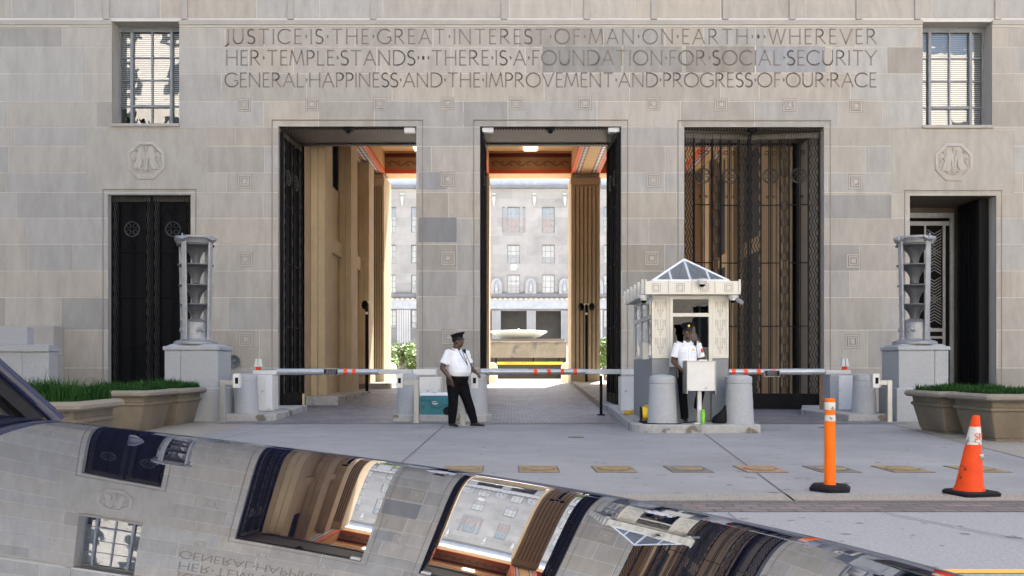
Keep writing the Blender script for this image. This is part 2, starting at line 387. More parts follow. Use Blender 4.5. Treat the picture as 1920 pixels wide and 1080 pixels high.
tag(mb.build('road_marking', M['yellow'], origin=(0, 5, 0)), kind='structure')
mb = MB(); ys = [19.15, 22, 25, 26]+[26+i for i in range(1, 16)]+[41.8]
for a, b in zip(ys, ys[1:]):
    mb.quad((-6.05, a, zf(a)+.008), (8.2, a, zf(a)+.008), (8.2, b, zf(b)+.008), (-6.05, b, zf(b)+.008))
tag(mb.build('cobbled_driveway', M['cobble'], origin=(0, 19, 0)), kind='structure')
mb = MB(); mb.quad((-90, 41.8, .48), (90, 41.8, .48), (90, 101, .48), (-90, 101, .48)); tag(mb.build('courtyard_ground', M['court'], origin=(0, 42, .48)), kind='structure')
# kerbed islands
def island(label, pts, h, group='raised kerb islands at the gateway lanes'):
    mb = MB(); mb.prism(pts, -.02, h); o = mb.build('kerb_island', M['kerb'], bevel=.02)
    return tag(o, label, 'kerb', group)
def arc2(cx, cy, r, a0, a1, n=6): return [(cx+r*math.cos(R(a0+(a1-a0)*i/n)), cy+r*math.sin(R(a0+(a1-a0)*i/n))) for i in range(n+1)]
island('low granite kerb island under the guard booth and its two bollards', [(2.72, 16.45), (4.38, 16.45), (4.42, 16.6), (4.42, 20.4), (3.9, 22.0), (3.9, 23.59), (2.5, 23.59), (2.16, 17.1)]+arc2(2.72, 17.02, .57, 190, 262, 5), .15)
island('granite kerb island between the two open lanes under the cooler', [(-2.55, 19.95), (-.55, 19.95), (-.43, 20.2), (-.86, 25.1), (-2.57, 25.1)], .15)
island('granite kerb island in front of the left pedestal lane', [(-6.25, 20.1), (-5.35, 20.1), (-5.15, 20.4), (-5.5, 25.1), (-6.3, 25.1)], .15)
island('granite kerb island at the closed bronze gateway beside the right pedestal', [(7.25, 20.1), (8.2, 20.1), (8.35, 25.1), (7.8, 25.1), (7.0, 22.6)], .15)
island('raised stone walkway along the left wall inside the passage', [(-6.05, 27.35), (-5.1, 27.35), (-5.1, 33.6), (-5.4, 33.9), (-6.05, 33.9)], .32)
island('short raised walkway at the far end pier inside the passage', [(-6.05, 36.0), (-4.75, 36.0), (-4.75, 41.6), (-6.05, 41.6)], .56)
mb = MB(); ys = [23.6, 26, 28, 30, 32, 34, 36, 38, 39.25]
for a, b in zip(ys, ys[1:]):
    za_, zb_ = zf(a)+.153, zf(b)+.153
    mb.quad((2.5, a, za_), (3.75, a, za_), (3.75, b, zb_), (2.5, b, zb_)); mb.quad((2.5, b, zf(b)-.05), (2.5, a, zf(a)-.05), (2.5, a, za_), (2.5, b, zb_)); mb.quad((3.75, a, zf(a)-.05), (3.75, b, zf(b)-.05), (3.75, b, zb_), (3.75, a, za_))
mb.quad((2.5, 23.6, 0), (3.75, 23.6, 0), (3.75, 23.6, .153), (2.5, 23.6, .153))
tag(mb.build('kerb_island', M['kerb']), 'long raised kerb walk running back from the booth to the fluted pier', 'kerb', 'raised kerb islands at the gateway lanes')
# ================================================================ main building
bld = thing('stone_building', 'tall grey limestone building front with a carved inscription above three gateways', 'building', (1.05, YF, 0))
XL, XR = -34.0, 36.0
OL = (FX(522), FX(780.5), 0, FZ(237)); OC = (FX(900), FX(1165), 0, FZ(237)); OR = (FX(1283), FX(1545), 0, FZ(238))
DL = (FX(203), FX(357.5), 0, FZ(365)); DR = (FX(1706), FX(1868), 0, FZ(367))
WLh = (FX(210), FX(336), FZ(232), FZ(40)); WRh = (FX(1730), FX(1860), FZ(235), FZ(41))
holes = [OL, OC, OR, DL, DR, WLh, WRh]
up = []                                             # windows higher up the front, above the frame of the photo
for px in (275, 1793, -230, 2290, 655, 1033, 1410):
    for zz in (13.2, 17.2):
        up.append((FX(px)-.9, FX(px)+.9, zz, zz+2.4))
mb = MB(); wall_holes(mb, XL, XR, 0, 23, YF+.008, holes+up); wall_holes(mb, XL, XR, 23, 54, YF+.008, [])
mb.build('mortar_bed', M['mortar'], bld)
panels = [(FX(161), FX(389), FZ(361), FZ(243)), (FX(1672), FX(1902), FZ(364), FZ(243))]
zl = [FZ(y) for y in (800, 690, 619, 558, 508, 458, 409, 361, 324, 274, 238, 190, 138, 88, 52)]
zl[0] = 0
MO = .0085
def tint(k=None):
    t = random.random()
    v = random.uniform(.90, 1.06)
    a, b, c = (.412, .384, .343), (.396, .381, .358), (.42, .382, .33)
    q = a if t < .5 else (b if t < .8 else c)
    if random.random() < .10: v *= .86
    return tuple(x*v for x in q)
mb = MB()
def emit_block(r, col, hs, y=YF):
    rs = [(r[0]+MO, r[1]-MO, r[2]+MO, r[3]-MO)]
    for h in hs:
        n = []
        for q in rs: n += rect_sub(q, h)
        rs = n
    mb.c = col
    for a, b, c, d in rs:
        if b-a > .02 and d-c > .02:
            mb.quad((a, y, c), (b, y, c), (b, y, d), (a, y, d))
            mb.quad((a, y+.02, d), (a, y, d), (b, y, d), (b, y+.02, d)); mb.quad((a, y, c), (a, y+.02, c), (b, y+.02, c), (b, y, c))
            mb.quad((a, y+.02, c), (a, y, c), (a, y, d), (a, y+.02, d)); mb.quad((b, y, c), (b, y+.02, c), (b, y+.02, d), (b, y, d))
special = {(784, 857, 407, 455): (.235, .235, .24), (1016, 1166, 86, 136): (.27, .265, .25), (1168, 1280, 86, 136): (.31, .295, .275), (1285, 1416, 86, 136): (.29, .27, .24),
           (1417, 1548, 86, 136): (.31, .315, .325), (784, 840, 322, 356): (.31, .31, .315), (784, 900, 556, 619): (.40, .385, .36), (784, 900, 619, 690): (.33, .315, .29),
           (1166, 1283, 508, 556): (.30, .285, .26), (1543, 1672, 365, 410): (.30, .295, .285), (784, 857, 508, 556): (.345, .335, .315)}
sp = []
for (a, b, c, d), col in special.items(): sp.append(((FX(a), FX(b), FZ(d), FZ(c)), col))
sprect = [s_[0] for s_ in sp]
for i in range(len(zl)-1):
    z0, z1 = zl[i], zl[i+1]
    x = XL-random.uniform(0, 2)
    tall = (z1-z0) > .9
    while x < XR:
        ln = random.choice([1.05, 1.65, 2.1, 2.3, 2.45, 2.3]) if i % 2 else random.choice([1.2, 2.0, 2.25, 2.4, 1.5])
        r = (max(x, XL), min(x+ln, XR), z0, z1)
        if r[1] > r[0]: emit_block(r, tint(), holes+panels+sprect)
        x += ln
for pn in panels: emit_block(pn, (.40, .375, .335), holes)
for r, col in sp: emit_block(r, col, holes)
mb.c = None
# upper storeys, above the string course
mb.c = None
z = FZ(34)
for k in range(22):
    h = .75; x = XL-random.uniform(0, 2)
    while x < XR:
        ln = random.choice([1.7, 2.3, 2.6, 3.4])
        r = (max(x, XL), min(x+ln, XR), z, z+h)
        if r[1] > r[0]: emit_block(r, tuple(q*1.04 for q in tint()), up+[WLh, WRh])
        x += ln
    z += h
mb.c = None
wallo = mb.build('wall', M['lime'], bld)
mb = MB()                                           # string course and its grooves
def moul(x0, x1, y0, y1, zb, zt): mb.box(x0, x1, y0, y1, zb, zt)
for a, b in ((XL, WLh[0]), (WLh[1], WRh[0]), (WRh[1], XR)):
    mb.cut(); moul(a, b, YF-.035, YF+.01, FZ(47), FZ(38))
    moul(a, b, YF-.012, YF+.01, FZ(51.5), FZ(50))
mb.builds('string_course', M['limeplain'], bld, bevel=.006)
# pilaster strips above the course
mb = MB()
for px in (200, 346, 545, 700, 945, 1100, 1226, 1360, 1485, 1610, 1720, 1870):
    mb.cut(); x = FX(px); mb.box(x-.08, x+.08, YF-.05, YF+.01, FZ(37.4), 24)
mb.builds('pilaster_strip', M['limeplain'], bld, bevel=.01)
# raised fillets round the openings
mb = MB()
for o, sh in ((OL, 11), (OC, 11), (OR, 11), (DL, 9), (DR, 9)):
    mb.cut(); d = sh/69.6; t = .022
    mb.box(o[0]-d-t, o[1]+d+t, YF-.022, YF+.005, o[3]+d, o[3]+d+t)
    mb.box(o[0]-d-t, o[0]-d, YF-.010, YF+.005, .3, o[3]+d); mb.box(o[1]+d, o[1]+d+t, YF-.010, YF+.005, .3, o[3]+d)
mb.builds('opening_fillet', M['groove'], bld)
# reveals of the three gateways (2.1 m deep piers) and soffits
YB = YF+2.16
mb = MB()
for o in (OL, OC, OR):
    mb.cut(); mb.quad((o[0], YF, 0), (o[0], YB, 0), (o[0], YB, o[3]), (o[0], YF, o[3]))
    mb.quad((o[1], YB, 0), (o[1], YF, 0), (o[1], YF, o[3]), (o[1], YB, o[3]))
for a, b in ((-6.9, OL[0]), (OL[1], OC[0]), (OC[1], OR[0]), (OR[1], 9.0)):
    mb.quad((b, YB, -.1), (a, YB, -.1), (a, YB, OL[3]), (b, YB, OL[3]))
mb.quad((9.0, YB, OL[3]), (-6.9, YB, OL[3]), (-6.9, YB, 10.6), (9.0, YB, 10.6))
mb.builds('gateway_pier', M['limeplain'], bld)
for o in (OL, OC, OR):
    mb = MB(); mb.quad((o[0], YF+.02, o[3]), (o[1], YF+.02, o[3]), (o[1], YB, o[3]), (o[0], YB, o[3]))
    mb.box(o[0], o[1], YB-.28, YB-.02, o[3]-.03, o[3]-.003); mb.box(o[0], o[1], YF+.16, YF+.36, o[3]-.04, o[3]-.003)
    mb.build('gateway_soffit', M['soffit'], bld)
    mb = MB()
    for yy, zz in ((YB-.285, o[3]-.05), (YF+.155, o[3]-.05)):
        n = 46
        for k in range(n):
            xx = o[0]+.05+(o[1]-o[0]-.1)*k/n
            mb.box(xx, xx+.045, yy, yy+.02, zz, zz+.045)
    mb.build('soffit_beading', M['bronze'], bld)
# ---- camera and light on the lintels
for o, lt in ((OL, 1), (OC, 0), (OR, 0)):
    cx = (o[0]+o[1])/2+.0
    mb = MB(); mb.box(cx-.12, cx+.12, YF+.1, YF+.3, o[3]-.07, o[3]-.004); mb.ell((cx, YF+.16, o[3]-.1), (.07, .07, .06), 10)
    mb.build('lintel_camera', M['black'], bld, smooth=40)
    for xx in ((o[1]-.34,) if lt else (o[0]+.06, o[1]-.34)):
        if o is OR: continue
        mb = MB(); mb.box(xx, xx+.3, YF+.1, YF+.28, o[3]-.12, o[3]-.004)
        for k in range(3): mb.box(xx+.04+.09*k, xx+.08+.09*k, YF+.085, YF+.1, o[3]-.09, o[3]-.05)
        mb.build('lintel_lamp', M['lid'], bld)
# ---- windows of the front
def front_window(h, blind_frac, nm='window'):
    x0, x1, z0, z1 = h; yr = YF+.46
    mb = MB()
    mb.quad((x0, YF, z0), (x0, yr, z0), (x0, yr, z1), (x0, YF, z1)); mb.quad((x1, yr, z0), (x1, YF, z0), (x1, YF, z1), (x1, yr, z1))
    mb.quad((x0, YF, z1), (x0, yr, z1), (x1, yr, z1), (x1, YF, z1)); mb.quad((x0, yr, z0), (x0, YF, z0), (x1, YF, z0), (x1, yr, z0))
    wo = mb.build(nm, M['limeplain'], bld)
    W = x1-x0; H = z1-z0
    mb = MB(); f = .05
    def bar(a, b, c, d, dp=.07, y=yr-.03): mb.box(a, b, y, y+dp, c, d)
    bar(x0, x0+f, z0, z1); bar(x1-f, x1, z0, z1); bar(x0+f, x1-f, z1-.13, z1); bar(x0+f, x1-f, z0, z0+.04)
    xa, xb = x0+W*.20, x1-W*.20; xm = (x0+x1)/2
    for xx, wd, dp in ((xa, .07, .10), (xb, .07, .10)): bar(xx-wd/2, xx+wd/2, z0+.04, z1-.13, dp, yr-.06)
    bar(xm-.022, xm+.022, z0+.04, z1-.13, .05, yr-.02)
    zt = z0+H*.215
    bar(xa+.035, xb-.035, zt-.035, zt+.035, .08, yr-.045)
    for q in (.475, .70):
        zz = z0+H*q
        for a, b in ((x0+f, xa-.035), (xa+.035, xm-.022), (xm+.022, xb-.035), (xb+.035, x1-f)): bar(a, b, zz-.014, zz+.014, .04, yr-.015)
    for a, b in ((x0+f, xa-.035), (xb+.035, x1-f)): bar(a, b, zt-.014, zt+.014, .04, yr-.015)
    mb.build('window_frame', M['frame'], wo)
    mb = MB(); mb.quad((x0, yr+.025, z0), (x1, yr+.025, z0), (x1, yr+.025, z1), (x0, yr+.025, z1)); mb.build('pane', M['glass'], wo)
    mb = MB(); zb = z0+H*blind_frac; n = int((z1-zb)/.055)
    for k in range(n):
        zz = zb+(z1-zb)*k/n; mb.quad((x0+.02, yr+.10, zz), (x1-.02, yr+.10, zz), (x1-.02, yr+.125, zz+.042), (x0+.02, yr+.125, zz+.042))
    mb.build('blind', M['blind'], wo)
    mb = MB(); mb.box(x0, x1, yr+.2, yr+.25, z0, z1); mb.build('room_backing', M['dark'], wo)
    mb = MB(); mb.box(x0-.02, x1+.02, YF-.06, YF+.0, z0-.085, z0-.002); mb.build('sill', M['limeplain'], wo, bevel=.01)
    return wo
front_window(WLh, .20); front_window(WRh, .0)
for h in up: 
    mb = MB(); mb.quad((h[0], YF+.3, h[2]), (h[1], YF+.3, h[2]), (h[1], YF+.3, h[3]), (h[0], YF+.3, h[3])); mb.build('window', M['oppw'], bld)
# ---- rosettes
mb = MB()
def rosette_mesh(s=1.0):
    mb = MB(); a = .165*s
    for o_, i_, t in ((a, a*.80, .006), (a*.66, a*.5, .018)):
        mb.box(-o_, o_, -t, .004, i_, o_); mb.box(-o_, o_, -t, .004, -o_, -i_); mb.box(-o_, -i_, -t, .004, -i_, i_); mb.box(i_, o_, -t, .004, -i_, i_)
    mb.box(-a*.3, a*.3, -.02, .004, -a*.3, a*.3)
    mb.mi = 1
    for q, t in ((a*1.0, .0065), (a*.69, .004), (a*.46, .004)):
        g = a*.07
        mb.box(-q-g, q+g, -t*.5, .003, -q-g, -q); mb.box(-q-g, -q, -t*.5, .003, -q, q); mb.box(q, q+g, -t*.5, .003, -q, q); mb.box(-q-g, q+g, -t*.5, .003, q, q+g)
    return mb
r0 = None
for (px, py, s) in [(458, 197, 1), (585, 196, 1), (712, 195, 1), (839, 194, 1), (967, 194, 1), (1097, 194, 1), (1225, 195, 1), (1352, 196, 1), (1480, 197, 1), (1605, 199, 1),
                    (459, 340, 1.12), (839, 336, 1.12), (1225, 338, 1.12), (1604, 341, 1.12), (460, 486, 1.12), (840, 484, 1.12), (1222, 484, 1.12), (1600, 489, 1.12), (461, 636, 1.12), (842, 632, 1.12), (1598, 640, 1.12), (1222, 634, 1.12)]:
    if r0 is None:
        r0 = rosette_mesh().build('square_rosette', [M['carve'], M['groove']], bld); BASE[r0.name] = Vector((0, 0, 0))
        for v in r0.data.vertices: v.co = v.co+Vector((1.05, YF, 0))
        o = r0
    else: o = r0.copy(); COL.objects.link(o); o.parent = bld
    o.location = Vector((FX(px), YF, FZ(py)))-Vector((1.05, YF, 0)); o.scale = (s, 1, s)
mb = MB()                                            # dark grooves round each rosette
# ---- medallions
def medallion(px, py):
    cx, cz, r = FX(px), FZ(py), .54
    def octo(rr, y): return [(cx+rr*math.cos(R(22.5+45*k)), y, cz+rr*math.sin(R(22.5+45*k))) for k in range(8)]
    mb = MB(); y = YF
    A, B, C = octo(r, y-.03), octo(r*.86, y-.045), octo(r*.80, y-.004)
    D = octo(r*1.02, y)
    n = len(mb.v); 
    for ring_a, ring_b in ((D, A), (A, B), (B, C)):
        for k in range(8):
            j = (k+1) % 8; mb.quad(ring_a[k], ring_a[j], ring_b[j], ring_b[k])
    mb.v += C; mb.face(tuple(range(len(mb.v)-8, len(mb.v))))
    o = mb.build('medallion', M['carve'], bld)
    mb = MB()
    for s in (-1, 1):
        def P(u, v_): return (cx+s*u*r, y-.018, cz+v_*r)
        # drapery-like body, leaf scrolls and a foot
        body = [P(.03, -.1), P(.10, .25), P(.22, .56), P(.34, .62), P(.42, .42), P(.40, .15), P(.46, -.1), P(.62, -.35), P(.52, -.52), P(.34, -.45), P(.2, -.3)]
        mb.tube([P(.22, .6), P(.16, .3), P(.07, 0), P(.04, -.4)], [.045, .05, .035, .02], 6, flat=.6)
        mb.tube([P(.3, .58), P(.28, .2), P(.3, -.2), P(.42, -.45)], [.05, .075, .085, .05], 6, flat=.6)
        mb.tube([P(.4, .35), P(.38, 0), P(.5, -.25), P(.55, -.45)], [.03, .05, .06, .03], 6, flat=.6)
        sc_ = [P(.58+.10*math.cos(a), .12+.10*math.sin(a)) for a in [R(200-36*k) for k in range(10)]]
        mb.tube(sc_, .022, 6)
        mb.tube([P(.52, .04), P(.66, -.1), P(.72, -.28), P(.62, -.45)], .02, 6)
        mb.tube([P(.42, .55), P(.5, .42), P(.56, .5), P(.5, .56)], .02, 6)
        mb.tube([P(.06, -.5), P(.14, -.42), P(.24, -.5), P(.36, -.46)], .024, 6)
        mb.tube([P(.02, -.62), P(.2, -.56), P(.4, -.56)], .02, 6)
    mb.tube([(cx, y-.02, cz+r*.7), (cx, y-.02, cz+r*.45)], [.05, .015], 6); mb.tube([(cx, y-.02, cz-r*.1), (cx, y-.02, cz-r*.55)], [.012, .04], 6)
    mb.build('relief', M['carve'], o, smooth=50)
medallion(274, 301); medallion(1788, 304)
# ---- inscription, in strokes drawn for each letter
def arc(cx, cz, rx, rz, a0, a1, n=14): return [(cx+rx*math.cos(R(a0+(a1-a0)*k/n)), cz+rz*math.sin(R(a0+(a1-a0)*k/n))) for k in range(n+1)]
G = {
 'A': (.80, [[(0, 0), (.40, 1), (.80, 0)], [(.15, .36), (.65, .36)]]),
 'C': (.86, [arc(.5, .5, .5, .5, 42, 318, 22)]),
 'D': (.84, [[(.06, 0), (.06, 1), (.30, 1)]+arc(.30, .5, .54, .5, 90, -90, 18)+[(.06, 0)]]),
 'E': (.50, [[(.5, 1), (.06, 1), (.06, 0), (.52, 0)], [(.06, .53), (.44, .53)]]),
 'F': (.48, [[(.5, 1), (.06, 1), (.06, 0)], [(.06, .52), (.42, .52)]]),
 'G': (.90, [arc(.5, .5, .5, .5, 42, 330, 22)+[(.90, .25), (.90, .46)], [(.66, .46), (.92, .46)]]),
 'H': (.80, [[(.05, 0), (.05, 1)], [(.75, 0), (.75, 1)], [(.05, .52), (.75, .52)]]),
 'I': (.10, [[(.05, 0), (.05, 1)]]),
 'J': (.34, [[(.30, 1), (.30, .05)]+arc(.08, .05, .22, .22, 0, -95, 6)]),
 'L': (.50, [[(.06, 1), (.06, 0), (.52, 0)]]),
 'M': (.96, [[(.0, 0), (.14, 1), (.48, .06), (.82, 1), (.96, 0)]]),
 'N': (.82, [[(.05, 0), (.05, 1), (.77, 0), (.77, 1)]]),
 'O': (1.0, [arc(.5, .5, .5, .5, 0, 360, 26)]),
 'P': (.54, [[(.06, 0), (.06, 1), (.26, 1)]+arc(.26, .74, .27, .26, 90, -90, 12)+[(.06, .48)]]),
 'R': (.68, [[(.06, 0), (.06, 1), (.28, 1)]+arc(.28, .75, .25, .25, 90, -90, 12)+[(.06, .5)], [(.26, .5), (.68, -.02)]]),
 'S': (.50, [arc(.26, .755, .23, .245, 40, 250, 12)+[(.26, .52)]+arc(.24, .255, .26, .255, 75, -150, 14)]),
 'T': (.72, [[(0, 1), (.72, 1)], [(.36, 1), (.36, 0)]]),
 'U': (.76, [[(.05, 1), (.05, .34)]+arc(.38, .34, .33, .34, 180, 360, 12)+[(.71, 1)]]),
 'V': (.80, [[(0, 1), (.40, 0), (.80, 1)]]),
 'W': (1.14, [[(0, 1), (.30, 0), (.57, 1), (.84, 0), (1.14, 1)]]),
 'Y': (.74, [[(0, 1), (.37, .5), (.74, 1)], [(.37, .5), (.37, 0)]]),
 '.': (.12, [[(.02, .60), (.10, .52), (.05, .38)]]),
 '*': (.22, [[(.02, .5), (.20, .5)], [(.06, .36), (.16, .64)], [(.16, .36), (.06, .64)]]),
}
SERIF = {'H': [(.05, 0), (.05, 1), (.75, 0), (.75, 1)], 'I': [(.05, 0), (.05, 1)], 'N': [(.05, 1), (.77, 1), (.05, 0)], 'T': [(.36, 0)], 'A': [(0, 0), (.8, 0)], 'F': [(.06, 0)], 'P': [(.06, 0)], 'R': [(.06, 0)], 'U': [(.05, 1), (.71, 1)], 'V': [(0, 1), (.8, 1)], 'M': [(0, 0), (.96, 0)], 'W': [(0, 1), (1.14, 1)], 'Y': [(.37, 0), (0, 1), (.74, 1)]}
def write_line(txt, x0, x1, z0, h, sp, wsp, y, wd, parent):
    tot = 0
    for i, ch in enumerate(txt):
        if ch == ' ': continue
        tot += G[ch][0]*h
    gaps = sum((wsp if (a in '.*' or b in '.*') else 1.0) for a, b in zip(txt, txt[1:]))
    g = (x1-x0-tot)/gaps
    mb = MB(); x = x0
    for i, ch in enumerate(txt):
        if ch in '.*': mb.cut()
        wg, st = G[ch]
        for s_ in st: mb.ribbon([(x+p[0]*h, z0+p[1]*h) for p in s_], wd, y)
        for sx, sz in SERIF.get(ch, []):
            mb.ribbon([(x+(sx-.075)*h, z0+sz*h), (x+(sx+.075)*h, z0+sz*h)], wd*.55, y-.0004)
        x += wg*h
        if ch in '.*': mb.cut()
        if i < len(txt)-1: x += g*(wsp if (ch in '.*' or txt[i+1] in '.*') else 1.0)
    for o in mb.builds('inscribed_word', M['letter'], parent):
        if len(o.data.polygons) < 4: o.name = 'inscribed_point'
YT = YF-.003
write_line('JUSTICE.IS.THE.GREAT.INTEREST.OF.MAN.ON.EARTH.*.WHEREVER', FX(420), FX(1643), FZ(82), FZ(55)-FZ(82), 0, .95, YT, .036, bld)
write_line('HER.TEMPLE.STANDS.*.THERE.IS.A.FOUNDATION.FOR.SOCIAL.SECURITY', FX(424), FX(1643), FZ(122), FZ(95)-FZ(122), 0, .95, YT, .038, bld)
write_line('GENERAL.HAPPINESS.AND.THE.IMPROVEMENT.AND.PROGRESS.OF.OUR.RACE', FX(422), FX(1643), FZ(163), FZ(137)-FZ(163), 0, .9, YT, .036, bld)
# ---- bronze leaves: gates and doors share one pattern
def wave_mb(w_, h, z0=0, strands=3, per=.33, yy=0):
    mb = MB(); n = int(h/per*10)
    for k in range(strands):
        xc = w_*(k+.5)/strands
        mb.tube([(max(.012, min(w_-.012, xc+w_*.15*math.sin(2*math.pi*(q/10)))), yy, z0+h*q/n) for q in range(n+1)], w_*.068, 4, flat=1.0)
    return mb
def bronze_leaf(parent, W, H, mat, matl, kick=.42, chain=True, solid=False):
    b = .035; n = 5 if chain else 3
    ww = W*.13; cw = W*.11 if chain else 0
    pw = (W-2*ww-cw-(n+1)*b)/(2 if chain else 1)
    x = 0; xs = []
    for k, q in enumerate([ww, pw]+([cw, pw] if chain else [])+[ww]):
        xs.append((x+b, x+b+q)); x += b+q
    W = x+b
    mb = MB()
    for k in range(n+1):
        xa = 0 if k == 0 else xs[k-1][1]
        mb.box(xa, xa+b, -.045, .045, 0, H)
    mb.box(b, W-b, -.035, .035, H-.05, H); mb.box(b, W-b, -.04, .04, 0, .03)
    mb.build('leaf_frame', mat, parent)
    mb = MB(); mb.box(b+.001, W-b-.001, -.03, .03, .031, kick); mb.box(W*.08, W*.92, -.036, -.03, .1, kick-.08); mb.build('kick_panel', mat, parent)
    mb = MB(); k_ = int(W/.05)
    for q in range(k_): mb.box(b+(W-2*b)*q/k_, b+(W-2*b)*(q+.55)/k_, -.05, -.036, H-.16, H-.02)
    mb.build('fringe', matl, parent)
    top = H-.17
    for q in (0, n-1):
        m2 = wave_mb(xs[q][1]-xs[q][0], top-kick, kick); m2.v = [(v[0]+xs[q][0], v[1], v[2]) for v in m2.v]; m2.build('wave_strip', matl, parent, smooth=60)
    if chain:
        mb = MB(); xa, xb = xs[2]; xm = (xa+xb)/2; per = .46; zz = kick; s = (xb-xa)
        while zz+per < top:
            for sg in (-1, 1):
                mb.tube([(xm+sg*s*.42, 0, zz), (xm+sg*s*.42, 0, zz+per*.35), (xm+sg*s*.15, 0, zz+per*.5), (xm+sg*s*.15, 0, zz+per*.9), (xm+sg*s*.42, 0, zz+per)], .013, 4)
                mb.tube([(xm+sg*s*.25, 0, zz), (xm+sg*s*.25, 0, zz+per*.3), (xm+sg*s*.05, 0, zz+per*.42)], .010, 4)
            mb.tube([(xm-s*.3, 0, zz+per*.93), (xm+s*.3, 0, zz+per*.93)], .012, 4)
            zz += per
        mb.build('chain_strip', matl, parent)
    for q in ((1, 3) if chain else (1,)):
        xa, xb = xs[q]; xm = (xa+xb)/2
        mb = MB(); zr = H*.845
        for dx in (-.045, 0, .045): mb.tube([(xm+dx, 0, kick), (xm+dx, 0, top)], .013 if dx else .018, 5)
        for fz in (.30, .53, .74):
            mb.box(xa, xb, -.018, .018, H*fz-.014, H*fz+.014)
        for zc, rr in ((H*.93, .05), (H*.77, .03)):
            for sg in (-1, 1):
                mb.tube([(xm+sg*(.06+rr*.9)+rr*math.cos(a)*-sg, -.01, zc+rr*math.sin(a)) for a in [R(45*k_) for k_ in range(8)]], .01, 4)
        mb.build('bar_panel', matl if solid else mat, parent)
        rr = min(.2, pw*.46)
        mb = MB()
        mb.tube([(xm+rr*math.cos(R(15*k_)), -.02, zr+rr*math.sin(R(15*k_))) for k_ in range(25)], .018, 6)
        for sg in (-1, 1):
            for zc in (.45, -.4): mb.tube([(xm+sg*rr*.45+rr*.3*math.cos(R(40*k_)), -.02, zr+rr*zc+rr*.3*math.sin(R(40*k_))) for k_ in range(10)], .011, 4)
        mb.build('roundel', matl, parent, smooth=60)
    if solid:
        mb = MB(); mb.box(b, W-b, .05, .06, kick, top); mb.build('backing_panel', M['dark'], parent)
    return W
gates = 'tall bronze gate leaves of the gateways'
HG = OL[3]-.06
wR = (OR[1]-OR[0])/2-.03
def gate(label, x, y, rot, z=.03):
    g = thing('bronze_gate', label, 'gate', (x, y, z), rot, gates)
    bronze_leaf(g, wR, HG-z-.03, M['bronze'], M['bronzel'])
    return g
gate('shut bronze gate leaf directly behind the guard booth', OR[0]+.03, YF+.28, R(7))
def flip(g):
    g.scale = (-1, 1, 1); return g
flip(gate('shut bronze gate leaf right of its twin behind the booth', OR[1]-.03, YF+.28, R(-7)))
gate('dark gate leaf folded open at the left of the leftmost gateway', OL[0]+.06, YF+.12, R(87))
flip(gate('dark gate leaf folded open at the right of the middle gateway, nearest the booth', OC[1]-.06, YF+.12, R(-87)))
gate('dark gate leaf folded open at the left of the middle gateway, nearly edge on', OC[0]+.05, YF+.12, R(89))
# ---- left doorway with two bronze door leaves
mb = MB(); yr = YF+.3
for o in (DL,):
    mb.quad((o[0], YF, 0), (o[0], yr, 0), (o[0], yr, o[3]), (o[0], YF, o[3])); mb.quad((o[1], yr, 0), (o[1], YF, 0), (o[1], YF, o[3]), (o[1], yr, o[3]))
    mb.quad((o[0], YF, o[3]), (o[0], yr, o[3]), (o[1], yr, o[3]), (o[1], YF, o[3]))
mb.build('door_reveal', M['limeplain'], bld)
for k in range(2):
    wl_ = (DL[1]-DL[0])/2
    mb = MB(); xx = DL[0]+k*wl_
    mb.box(xx+.005, xx+wl_-.005, yr-.02, yr+.02, .02, DL[3]); d = mb.build('door', M['bronze'], bld)
    o2 = thing('tmp', None, None, (0, 0, 0)); n0 = set(bpy.data.objects)
    bronze_leaf(o2, wl_, DL[3]-.02, M['bronze'], M['bronzel'], chain=False)
    for ch in list(o2.children):
        ch.parent = d; ch.location = Vector((xx, yr-.07, .02))-BASE[d.name]
    bpy.data.objects.remove(o2)
# ---- right doorway: deep vestibule, inner aluminium door, black leaf folded open
yv = YF+1.9
mb = MB(); o = DR
mb.quad((o[0], YF, 0), (o[0], yv, 0), (o[0], yv, o[3]), (o[0], YF, o[3])); mb.quad((o[1], yv, 0), (o[1], YF, 0), (o[1], YF, o[3]), (o[1], yv, o[3]))
mb.build('vestibule_wall', M['limeplain'], bld)
mb = MB(); mb.quad((o[0], YF, o[3]), (o[0], yv, o[3]), (o[1], yv, o[3]), (o[1], YF, o[3])); mb.quad((o[0], yv, 0), (o[1], yv, 0), (o[1], yv, o[3]), (o[0], yv, o[3])); mb.build('vestibule_ceiling', M['soffit'], bld)
mb = MB(); mb.box(o[1]-.30, o[1]-.03, YF+.35, YF+1.55, .03, o[3]-.03); mb.box(o[1]-.31, o[1]-.30, YF+.4, YF+1.5, .1, .6)
for k in range(5): mb.box(o[1]-.32, o[1]-.30, YF+.42+.24*k, YF+.47+.24*k, .7, o[3]-.1)
mb.build('door', M['black'], bld)
x0, x1 = o[0]+.02, o[1]-.30; zt = FZ(367)-.17
mb = MB(); mb.box(x0, x1, yv-.08, yv-.02, .02, zt); idr = mb.build('inner_door', M['dark'], bld)
mb = MB(); y = yv-.13
def fr(a, b, c, d, yy=0): mb.box(a, b, y+yy, yv-.081, c, d)
fr(x0, x0+.12, 0.02, zt); fr(x1-.12, x1, .02, zt); fr(x0+.12, x1-.12, zt-.14, zt); fr(x0+.12, x1-.12, zt-.36, zt-.24, .01)
fr(x1-.32, x1-.24, .02, zt-.36, .01); fr(x0+.12, x1-.32, 2.2, 2.3, .01); fr(x0+.12, x1-.32, 2.0, 2.07, .015)
for q in (.22, .27): fr(x0+(x1-x0)*q, x0+(x1-x0)*q+.025, 2.3, zt-.36, .02)
fr(x1-.85, x1-.80, .02, zt-.36, .01)
mb.build('door_frame', M['lamp'], idr)
